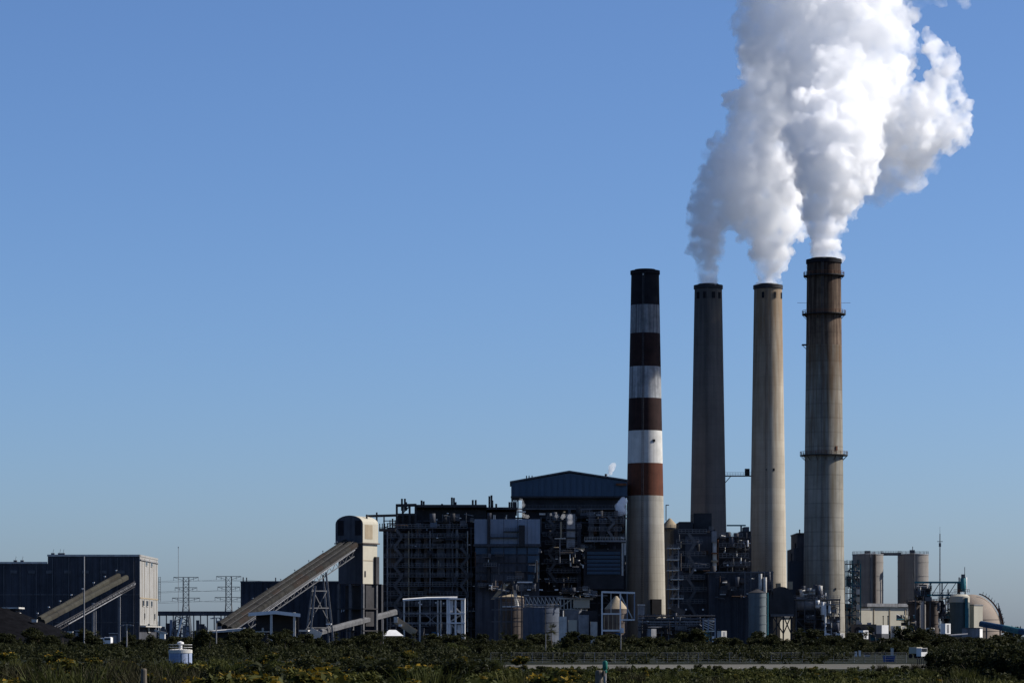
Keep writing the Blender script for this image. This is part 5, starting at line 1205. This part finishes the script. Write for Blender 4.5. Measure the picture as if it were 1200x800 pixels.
for i, (x, y0, y1, w, m, lb) in enumerate(((1003, 763, 773, 2.2, M_white, 'white tank post, left one right of the tallest chimney foot'), (1007.5, 762, 772, 2.2, M_white, 'white tank post, right one near the tallest chimney foot'), (1016, 767, 771, 7, M_pale, 'low pale barrier near the tank posts'), (1045.5, 759, 768, 3, M_pale, 'pale upright cabinet above the blue skip'), (1092, 766, 777, 5, M_dark, 'dark cabinet at the right end of the road'), (1098, 766, 772, 3, M_pale, 'pale box beside the dark cabinet'), (968, 757, 761, 4, M_white, 'white box at the foot of the process unit'), (974, 762, 766, 3, M_white, 'small white box right below the process unit'))):
    d = 600
    t = Thing('utility_cabinet', lb, 'cabinet', (X_(x, d), d, 0), 'utility boxes by the road')
    z0, z1 = max(Z_(y1, d), .1), Z_(y0, d); ww = w * d / F
    t.lbox('body', (0, 0, (z0 + z1) / 2), (ww, .7, z1 - z0), m); t.lbox('cap', (0, 0, z1 + .04), (ww + .1, .8, .08), M_grey); t.lbox('plinth', (0, 0, z0 / 2), (ww * .9, .6, z0), M_dgrey)
d = 430
t = Thing('picnic_shelter', 'small dark slatted rack at the roadside right of the blue skip', 'rack', (X_(1081, d), d, 0))
z = Z_(771, d)
t.lbox('top', (0, 0, z), (1.7, .8, .12), M_brown)
for k in range(6): t.lbox('leg', (-.75 + k * .3, -.3, z / 2), (.1, .1, z), M_dark)
# ------------------------------------------------------------------ road, fence, vegetation
def sheet(name, pts, z, m): 
    o = mesh_obj(name, [(x, y, z) for x, y in pts], [tuple(range(len(pts)))], m); tag(o, kind='structure'); return o
sheet('road', [(-30, 372), (90, 376), (90, 440), (40, 438), (-26, 420)], .02, mat('pale_shell_road', (.09, .084, .068), .95, .4, .12))
sheet('yard', [(-420, 900), (420, 900), (420, 1700), (-420, 1700)], .012, mat('yard_ground', (.02, .019, .017), .95, .4, .03))

# chain link fence along the road
fm = M_grey
t = Thing('chain_link_fence', 'long wire fence running along the pale road', 'fence', (X_(820, 458), 458, 0))
fd = 458; n = 40; xa, xb = X_(575, fd), X_(1062, fd)
for k in range(n + 1): t.bar('post', (xa + (xb - xa) * k / n, fd, 0), (xa + (xb - xa) * k / n, fd, 1.55), .07, fm, 'rod')
for z in (.15, .55, .9, 1.22, 1.52): t.bar('rail' if z > 1.5 else 'wire', (xa, fd, z), (xb, fd, z), .05 if z > 1.5 else .03, fm, 'rod')

def leaf_mat(name, a, b, trans=.25):
    m = bpy.data.materials.new(name); nt, N, L = nodes_of(m); p = N['Principled BSDF']
    p.inputs['Roughness'].default_value = .6; p.inputs['Specular IOR Level'].default_value = .06
    geo = N.new('ShaderNodeNewGeometry'); oi = N.new('ShaderNodeObjectInfo')
    n = N.new('ShaderNodeTexNoise'); n.inputs['Scale'].default_value = 1.3; n.inputs['Detail'].default_value = 4
    L.new(geo.outputs['Position'], n.inputs['Vector'])
    ad = N.new('ShaderNodeMath'); ad.operation = 'MULTIPLY_ADD'; ad.inputs[1].default_value = .5; L.new(oi.outputs['Random'], ad.inputs[0])
    m2 = N.new('ShaderNodeMath'); m2.operation = 'MULTIPLY_ADD'; m2.inputs[1].default_value = 1.3; m2.inputs[2].default_value = -.4; L.new(n.outputs['Fac'], m2.inputs[0])
    L.new(m2.outputs[0], ad.inputs[2])
    mx = N.new('ShaderNodeMix'); mx.data_type = 'RGBA'; mx.inputs['A'].default_value = (*a, 1); mx.inputs['B'].default_value = (*b, 1)
    L.new(ad.outputs[0], mx.inputs['Factor']); L.new(mx.outputs['Result'], p.inputs['Base Color'])
    tr = N.new('ShaderNodeBsdfTranslucent'); L.new(mx.outputs['Result'], tr.inputs[0])
    ms = N.new('ShaderNodeMixShader'); ms.inputs[0].default_value = trans
    L.new(p.outputs[0], ms.inputs[1]); L.new(tr.outputs[0], ms.inputs[2]); L.new(ms.outputs[0], N['Material Output'].inputs[0])
    return m
L_dark = leaf_mat('dark_mangrove_leaf', (.008, .011, .004), (.036, .037, .013))
L_olive = leaf_mat('olive_scrub_leaf', (.018, .026, .007), (.080, .078, .020))
L_yel = leaf_mat('yellowing_leaf', (.09, .062, .007), (.22, .14, .012))
L_dry = leaf_mat('dry_grass', (.014, .014, .006), (.042, .037, .018))
M_bark = mat('bark', (.06, .048, .036), .95, .3, 2.0)

def leaves(rs, clumps, n, size, elong=1.8, up=.2):
    """n leaf quads through the volume of a set of clump ellipsoids, denser near the surface"""
    C = np.array([c[:3] for c in clumps]); Rr = np.array([c[3] for c in clumps])
    k = rs.choice(len(clumps), n, p=(Rr ** 2) / (Rr ** 2).sum())
    d = rs.normal(size=(n, 3)); d /= np.linalg.norm(d, axis=1)[:, None]
    rad = rs.uniform(.25, 1.08, n) ** .55
    P = C[k] + d * (Rr[k] * rad)[:, None] * np.array([1, 1, .85])
    P[:, 2] = np.maximum(P[:, 2], .05)
    a = rs.normal(size=(n, 3)) + np.array([0, 0, up]); a /= np.linalg.norm(a, axis=1)[:, None]
    b = np.cross(a, rs.normal(size=(n, 3))); b /= np.linalg.norm(b, axis=1)[:, None]
    s = size * rs.uniform(.55, 1.4, n)[:, None]
    a = a * s * elong * .5; b = b * s * .5
    V = np.stack([P - a, P + b * .8, P + a, P - b * .8], 1).reshape(-1, 3)
    Fc = np.arange(n * 4).reshape(-1, 4)
    return V, Fc

def np_mesh(name, V, Fc, m):
    me = bpy.data.meshes.new(name); nv, nf, k = len(V), len(Fc), Fc.shape[1]
    me.vertices.add(nv); me.vertices.foreach_set('co', V.astype(np.float32).ravel())
    me.loops.add(nf * k); me.loops.foreach_set('vertex_index', Fc.astype(np.int32).ravel())
    me.polygons.add(nf); me.polygons.foreach_set('loop_start', np.arange(0, nf * k, k, dtype=np.int32)); me.polygons.foreach_set('loop_total', np.full(nf, k, np.int32))
    me.update(calc_edges=True); me.materials.append(m); return me

def stems_mesh(name, rs, tops, base_r, m, trunk_h=None, lean=.2):
    """tapered trunk(s) with limbs running to the clump centres"""
    vs_, fs = [], []
    def limb(p, q, r0, r1, n=4, seg=5, wob=.1):
        d = (q - p); k0 = len(vs_)
        for i in range(n + 1):
            c = p.lerp(q, i / n) + Vector(rs.normal(size=3)) * wob * d.length * .1 * (0 < i < n)
            r = r0 + (r1 - r0) * i / n
            for s in range(seg):
                a = 2 * math.pi * s / seg; vs_.append(c + Vector((r * math.cos(a), r * math.sin(a), 0)))
        for i in range(n):
            for s in range(seg): fs.append((k0 + i * seg + s, k0 + i * seg + (s + 1) % seg, k0 + (i + 1) * seg + (s + 1) % seg, k0 + (i + 1) * seg + s))
    if trunk_h:
        fork = Vector((rs.normal() * lean, rs.normal() * lean, trunk_h)); limb(Vector((0, 0, -.1)), fork, base_r, base_r * .7)
        for c in tops: limb(fork - Vector((0, 0, rs.uniform(0, .3) * trunk_h)), Vector(c[:3]), base_r * .5, base_r * .12)
    else:
        for c in tops: limb(Vector((rs.normal() * .15, rs.normal() * .15, -.1)), Vector(c[:3]), base_r * .5, base_r * .15)
    me = bpy.data.meshes.new(name); me.from_pydata([tuple(v) for v in vs_], [], fs); me.materials.append(m); return me

def proto(kind, seed):
    """returns list of (part name, mesh): unit plants about 1 m tall-scale kept in metres"""
    rs = np.random.RandomState(seed)
    if kind == 'shrub':            # rounded scrub, 2.6 m tall
        cl = []
        for i in range(11):
            a = rs.uniform(0, 6.28); r = rs.uniform(0, 1.3); cl.append((r * math.cos(a), r * math.sin(a), rs.uniform(.6, 2.1) * (1 - .18 * r), rs.uniform(.35, .62)))
        V, Fc = leaves(rs, cl, 1900, .15); out = [('crown', np_mesh('crown', V, Fc, L_olive if seed % 2 else L_dark)), ('stems', stems_mesh('stems', rs, cl, .07, M_bark))]
        tw = [(c[0] + rs.normal() * .1, c[1] + rs.normal() * .1, c[2] + c[3] + rs.uniform(.1, .35), .1) for c in cl if c[2] > 1.2]
        return out
    if kind == 'flowering':        # looser, with yellow sprays
        cl = []
        for i in range(9):
            a = rs.uniform(0, 6.28); r = rs.uniform(0, 1.1); cl.append((r * math.cos(a), r * math.sin(a), rs.uniform(.5, 2.3) * (1 - .15 * r), rs.uniform(.3, .5)))
        V, Fc = leaves(rs, cl, 1300, .15, 2.2)
        fl = [(c[0] + rs.normal() * .15, c[1] + rs.normal() * .15, c[2] + .2, c[3] * .75) for c in cl]
        V2, F2 = leaves(rs, fl, 330, .12, 1.4)
        return [('crown', np_mesh('crown', V, Fc, L_olive)), ('flower_sprays', np_mesh('flower_sprays', V2, F2, L_yel)), ('stems', stems_mesh('stems', rs, cl, .05, M_bark))]
    if kind == 'reed':             # upright grasses, thin blades
        n = 420; x = rs.normal(size=n) * .5; y = rs.normal(size=n) * .5; h = rs.uniform(1.0, 2.5, n); l = rs.normal(size=(n, 2)) * .22 * h[:, None]
        w = .03; a = rs.uniform(0, 3.14, n); c, s = np.cos(a) * w, np.sin(a) * w
        B = np.stack([x, y, np.zeros(n)], 1); T = B + np.stack([l[:, 0], l[:, 1], h], 1); Mi = (B + T) / 2 + np.stack([-l[:, 0] * .15, -l[:, 1] * .15, h * .08], 1); o_ = np.stack([c, s, 0 * c], 1)
        V = np.stack([B - o_, B + o_, Mi + o_ * .8, Mi - o_ * .8, T + o_ * .2, T - o_ * .2], 1).reshape(-1, 3)
        k = np.arange(n)[:, None] * 6; Fc = np.concatenate([k + np.array([0, 1, 2, 3]), k + np.array([3, 2, 4, 5])])
        return [('blades', np_mesh('blades', V, Fc, L_dry if seed % 2 else L_olive))]
    if kind == 'tree':             # mangrove / oak, 6 m
        cl = []
        for i in range(26):
            a = rs.uniform(0, 6.28); r = rs.uniform(0, 2.6); cl.append((r * math.cos(a), r * math.sin(a), rs.uniform(.7, 5.0) * (1 - .06 * r), rs.uniform(.6, 1.15)))
        V, Fc = leaves(rs, cl, 4200, .27)
        return [('crown', np_mesh('crown', V, Fc, L_dark)), ('trunk', stems_mesh('trunk', rs, cl, .18, M_bark, 1.6))]
    if kind == 'palm':             # cabbage palm, 5.5 m: trunk and a head of fan fronds
        V, Fc = [], []
        H = 4.4
        for f in range(26):
            az = rs.uniform(0, 6.28); el = rs.uniform(-.6, 1.25); L_ = rs.uniform(1.0, 1.5)
            d = np.array([math.cos(az) * math.cos(el), math.sin(az) * math.cos(el), math.sin(el)]); sd = np.array([-math.sin(az), math.cos(az), 0]); o_ = np.array([0, 0, H])
            for q in range(9):
                g = (q - 4) / 4 * 1.0; dd = d * math.cos(g) + sd * math.sin(g); st = o_ + d * L_ * .45
                tip = st + dd * L_ * .8 - np.array([0, 0, .25 * (1 - abs(el))]); n_ = np.cross(dd, [0, 0, 1.]) * .05; k = len(V)
                V += [st - n_ * .5, (st + tip) / 2 + n_, tip, (st + tip) / 2 - n_]; Fc.append([k, k + 1, k + 2, k + 3])
            k = len(V); w_ = sd * .03; V += [o_ - w_, o_ + w_, o_ + d * L_ * .5 + w_, o_ + d * L_ * .5 - w_]; Fc.append([k, k + 1, k + 2, k + 3])
        tr = stems_mesh('trunk', rs, [(0, 0, H, 1)], .36, M_bark)
        return [('crown', np_mesh('crown', np.array(V), np.array(Fc), L_dark)), ('trunk', tr)]

PROTO = {}
for kind, n in (('shrub', 6), ('flowering', 4), ('reed', 4), ('tree', 6), ('palm', 3)):
    PROTO[kind] = [proto(kind, 100 * n + i + len(kind)) for i in range(n)]

def plant(kind, x, d, h, name, label, cat, group, rg, sx=1.0):
    base_h = {'shrub': 2.6, 'flowering': 2.6, 'reed': 2.3, 'tree': 5.9, 'palm': 5.6}[kind]
    s = h / base_h
    o = bpy.data.objects.new(name, None); COL.objects.link(o); o.location = (x, d, 0); o.rotation_euler = (0, 0, rg.uniform(0, 6.28))
    o.scale = (s * sx * rg.uniform(.85, 1.2), s * sx * rg.uniform(.85, 1.2), s)
    tag(o, label, cat, group)
    for (pn, me) in PROTO[kind][rg.randrange(len(PROTO[kind]))]:
        c = bpy.data.objects.new(pn, me); COL.objects.link(c); c.parent = o
    return o

rg = random.Random(77)
def zone(px):
    return ('left of and below the dark hall' if px < 190 else 'below the steep conveyor' if px < 440 else 'below the boiler house' if px < 730 else 'below the middle chimneys' if px < 940 else 'below the silos and dome')
def zone2(px):
    return ('at the left edge' if px < 170 else 'below the steep conveyor' if px < 430 else 'below the boiler house' if px < 700 else 'below the chimneys' if px < 1010 else 'in the right corner')
# dark mangrove belt between road and plant
cnt = 0
for row, (d0, d1, n, ya, yb) in enumerate(((860, 960, 70, 739, 747), (640, 800, 78, 743, 753), (490, 600, 84, 752, 763))):
    for k in range(n):
        d = rg.uniform(d0, d1); px = -30 + 1260 * (k + rg.random()) / n
        if (995 < px < 1100 and d < 620) or (192 < px < 232 and d < 500): continue
        yt = rg.uniform(ya, yb)
        if 1045 < px < 1095 and row == 0: yt -= rg.uniform(8, 20)
        if 40 < px < 180: yt -= rg.uniform(0, 6)
        if rg.random() < .16: yt -= rg.uniform(2, 9)
        h = max(2.2, Z_(yt, d)); kind = 'palm' if rg.random() < .25 else 'tree'
        if d < 620 and kind == 'tree' and rg.random() < .4: kind = 'shrub'
        plant(kind, X_(px, d), d, h, {'palm': 'palm_tree', 'tree': 'mangrove_tree', 'shrub': 'scrub_bush'}[kind],
              {'palm': 'cabbage palm in the dark tree belt ' + zone(px), 'tree': 'dark evergreen tree in the belt ' + zone(px), 'shrub': 'rounded bush in the dark tree belt ' + zone(px)}[kind],
              {'palm': 'palm tree', 'tree': 'tree', 'shrub': 'bush'}[kind], {'palm': 'palms in the tree belt', 'tree': 'trees in the belt before the plant', 'shrub': 'bushes in the tree belt'}[kind], rg, 1.5 if kind != 'palm' else .9)
# taller single trees and palms that stand up before the plant's foot
for (px, yt, d, kind) in ((12, 744, 700, 'tree'), (60, 742, 640, 'tree'), (85, 746, 560, 'tree'), (178, 740, 620, 'tree'), (236, 734, 560, 'tree'), (246, 738, 600, 'palm'), (300, 744, 640, 'tree'), (326, 738, 600, 'tree'), (334, 742, 560, 'palm'), (385, 748, 700, 'tree'), (427, 742, 560, 'tree'), (446, 738, 590, 'palm'), (462, 744, 540, 'tree'), (484, 741, 620, 'palm'), (505, 746, 580, 'tree'), (548, 744, 640, 'palm'), (585, 742, 620, 'tree'), (612, 746, 590, 'palm'), (646, 730, 640, 'palm'), (664, 744, 600, 'tree'), (700, 745, 620, 'tree'), (760, 744, 660, 'tree'), (815, 746, 640, 'palm'), (862, 744, 650, 'tree'), (905, 741, 660, 'tree'), (945, 745, 650, 'palm'), (986, 746, 640, 'tree'), (1062, 729, 900, 'tree'), (1082, 731, 910, 'tree')):
    plant(kind, X_(px, d), d, Z_(yt, d), 'palm_tree' if kind == 'palm' else 'mangrove_tree', ('taller cabbage palm standing up ' if kind == 'palm' else 'taller dark tree standing up ') + zone(px), 'palm tree' if kind == 'palm' else 'tree', 'taller trees before the plant', rg, .75 if kind == 'tree' else .8)
# right-hand nearer trees
for (px, yt, d) in ((1094, 762, 330), (1110, 757, 300), (1130, 752, 310), (1150, 747, 280), (1172, 737, 270), (1192, 733, 260), (1212, 736, 250), (1140, 755, 240), (1185, 752, 220), (1165, 758, 230), (1115, 760, 260), (1205, 760, 215)):
    plant('tree', X_(px, d), d, Z_(yt, d), 'roadside_tree', 'nearer dark bushy tree at the right edge of the picture', 'tree', 'nearer trees at the right', rg, 1.1)
# foreground scrub: top line follows the photograph, higher on the left
top = lambda px: float(np.interp(px, [-50, 0, 60, 200, 340, 430, 520, 640, 700, 800, 950, 1060, 1150, 1250], [771, 771, 768, 772, 766, 767, 768, 777, 785, 787, 787, 786, 779, 776]))
GR = {'shrub': ('scrub_bush', 'dense green scrub bush in the foreground thicket', 'bush', 'foreground scrub bushes'), 'flowering': ('flowering_bush', 'foreground bush with yellow-orange sprays', 'bush', 'yellow-flecked foreground bushes'), 'reed': ('reed_clump', 'clump of tall thin grass blades in the foreground', 'grass clump', 'foreground grass clumps')}
for row, (d0, d1, n, dy) in enumerate(((255, 340, 74, 1), (190, 250, 58, 4), (140, 185, 56, 9), (105, 135, 50, 15))):
    for k in range(n):
        d = rg.uniform(d0, d1); px = -40 + 1280 * (k + rg.random()) / n; yt = top(px) + dy + rg.uniform(-3, 7) - (rg.uniform(3, 10) if rg.random() < .2 and px < 680 else 0)
        h = max(1.1, Z_(yt, d))
        left = px < 720
        q = rg.random()
        kind = ('flowering' if q < .40 else 'reed' if q < .50 else 'shrub') if left else ('flowering' if q < .12 else 'reed' if q < .3 else 'shrub')
        nm, lb, ct, gp = GR[kind]
        plant(kind, X_(px, d), d, h, nm, lb + ', ' + zone2(px), ct, gp, rg, 1.5 if kind != 'reed' else 1.2)
# low growth between the plants that nobody could count: leaves and stalks over the ground
def thicket(name, label, xs, ys, n, hz, size, m, seed, elong=1.8, up=.6):
    rs = np.random.RandomState(seed); cl = []
    for _ in range(n):
        d = rs.uniform(*ys); px = rs.uniform(*xs)
        if d > 400 and ((995 < px < 1100 and d < 620) or (196 < px < 228 and d < 445)): continue
        cl.append((X_(px, d), d, rs.uniform(.1, hz), rs.uniform(.5, 1.0) * hz * .55))
    V, Fc = leaves(rs, cl, n * 32, size, elong, up)
    o = bpy.data.objects.new(name, np_mesh(name, V, Fc, m)); COL.objects.link(o); tag(o, label, 'undergrowth', kind='stuff')
thicket('mangrove_undergrowth', 'low dark undergrowth filling the tree belt before the plant', (-40, 1240), (445, 950), 4400, 1.9, .30, L_dark, 51)
thicket('scrub_undergrowth', 'tangled low scrub covering the foreground', (-60, 1260), (90, 235), 3600, .9, .14, L_olive, 52)
thicket('verge_undergrowth', 'short scrub along the near side of the pale road', (-60, 1260), (232, 345), 2600, .55, .16, L_olive, 53)
# far woods on the skyline
rs = np.random.RandomState(4)
cl = [(rs.uniform(-1300, 1300), rs.uniform(2700, 3000), rs.uniform(3, 9), rs.uniform(4, 7)) for _ in range(420)]
V, Fc = leaves(rs, cl, 26000, 2.2)
o = bpy.data.objects.new('distant_woods', np_mesh('distant_woods', V, Fc, L_dark)); COL.objects.link(o); tag(o, 'low dark line of far-off woods along the horizon', 'woods', kind='stuff')

# foreground posts
for (px, yt, w, d, lb) in ((168.5, 783, 7, 120, 'leaning weathered wooden post in the scrub at left'), (702, 785, 9, 118, 'weathered wooden post in the scrub right of centre')):
    t = Thing('wooden_post', lb, 'post', (X_(px, d), d, 0), 'wooden posts in the scrub', rot=.5)
    r = w * d / F / 2; H = Z_(yt, d)
    t.lathe('post', t.loc, [(r * 1.1, -.1), (r * 1.05, H * .5), (r, H - .06), (r * .8, H), (.01, H + .01)], M_wood, 12, smooth=False)
    if px > 600:
        t.lbox('cap_board', (.12, -.05, H - .12), (.05, r * 2.2, .2), M_wood)
d = 160
t = Thing('marker_post', 'pale marker post with turquoise cap beside the weathered post', 'marker post', (X_(709, d), d, 0))
mt = mat('turquoise_paint', (.015, .11, .085), .45, .2, 2.0)
H = Z_(774, d); r = .075
t.lathe('pole', t.loc, [(r, -.05), (r, H - .45)], M_grey, 14)
t.lathe('cap', t.loc, [(r, H - .47), (.13, H - .38), (.13, H - .08), (.1, H), (.01, H + .02)], mt, 16)
t.lathe('collar', t.loc, [(r, H - .62), (.11, H - .6), (.11, H - .5), (r, H - .48)], mt, 16)

# small leaks of steam in the plant
plume('steam_wisp', 'small white steam puff between the penthouse and the banded chimney', [(727, 593, 6, 1184), (730, 588, 5, 1184), (725, 600, 4, 1184), (730, 598, 5, 1184)], .8, 31, voxel=.35, billow=.25, group='steam leaks in the plant')
plume('steam_wisp', 'little steam puff above the right end of the penthouse roof', [(717, 548, 4, 1206), (719, 545, 3.4, 1206), (715, 553, 3, 1206), (712, 557, 2, 1206)], .5, 33, voxel=.3, billow=.2, group='steam leaks in the plant')
plume('steam_wisp', 'bluish steam wisp at the left end of the dark storey below the penthouse', [(611, 586, 3, 1186), (612, 592, 3.4, 1186), (609, 598, 3.6, 1186), (613, 603, 3.4, 1186), (618, 605, 3, 1186)], .22, 35, voxel=.35, billow=.2, group='steam leaks in the plant')
plume('steam_wisp', 'flat bluish steam wisp drifting over the grey duct', [(668, 605, 3.5, 1166), (660, 605, 3, 1166), (652, 604, 2.6, 1166), (646, 602.5, 2, 1166), (668, 612, 3.4, 1166)], .2, 37, voxel=.3, billow=.2, group='steam leaks in the plant')
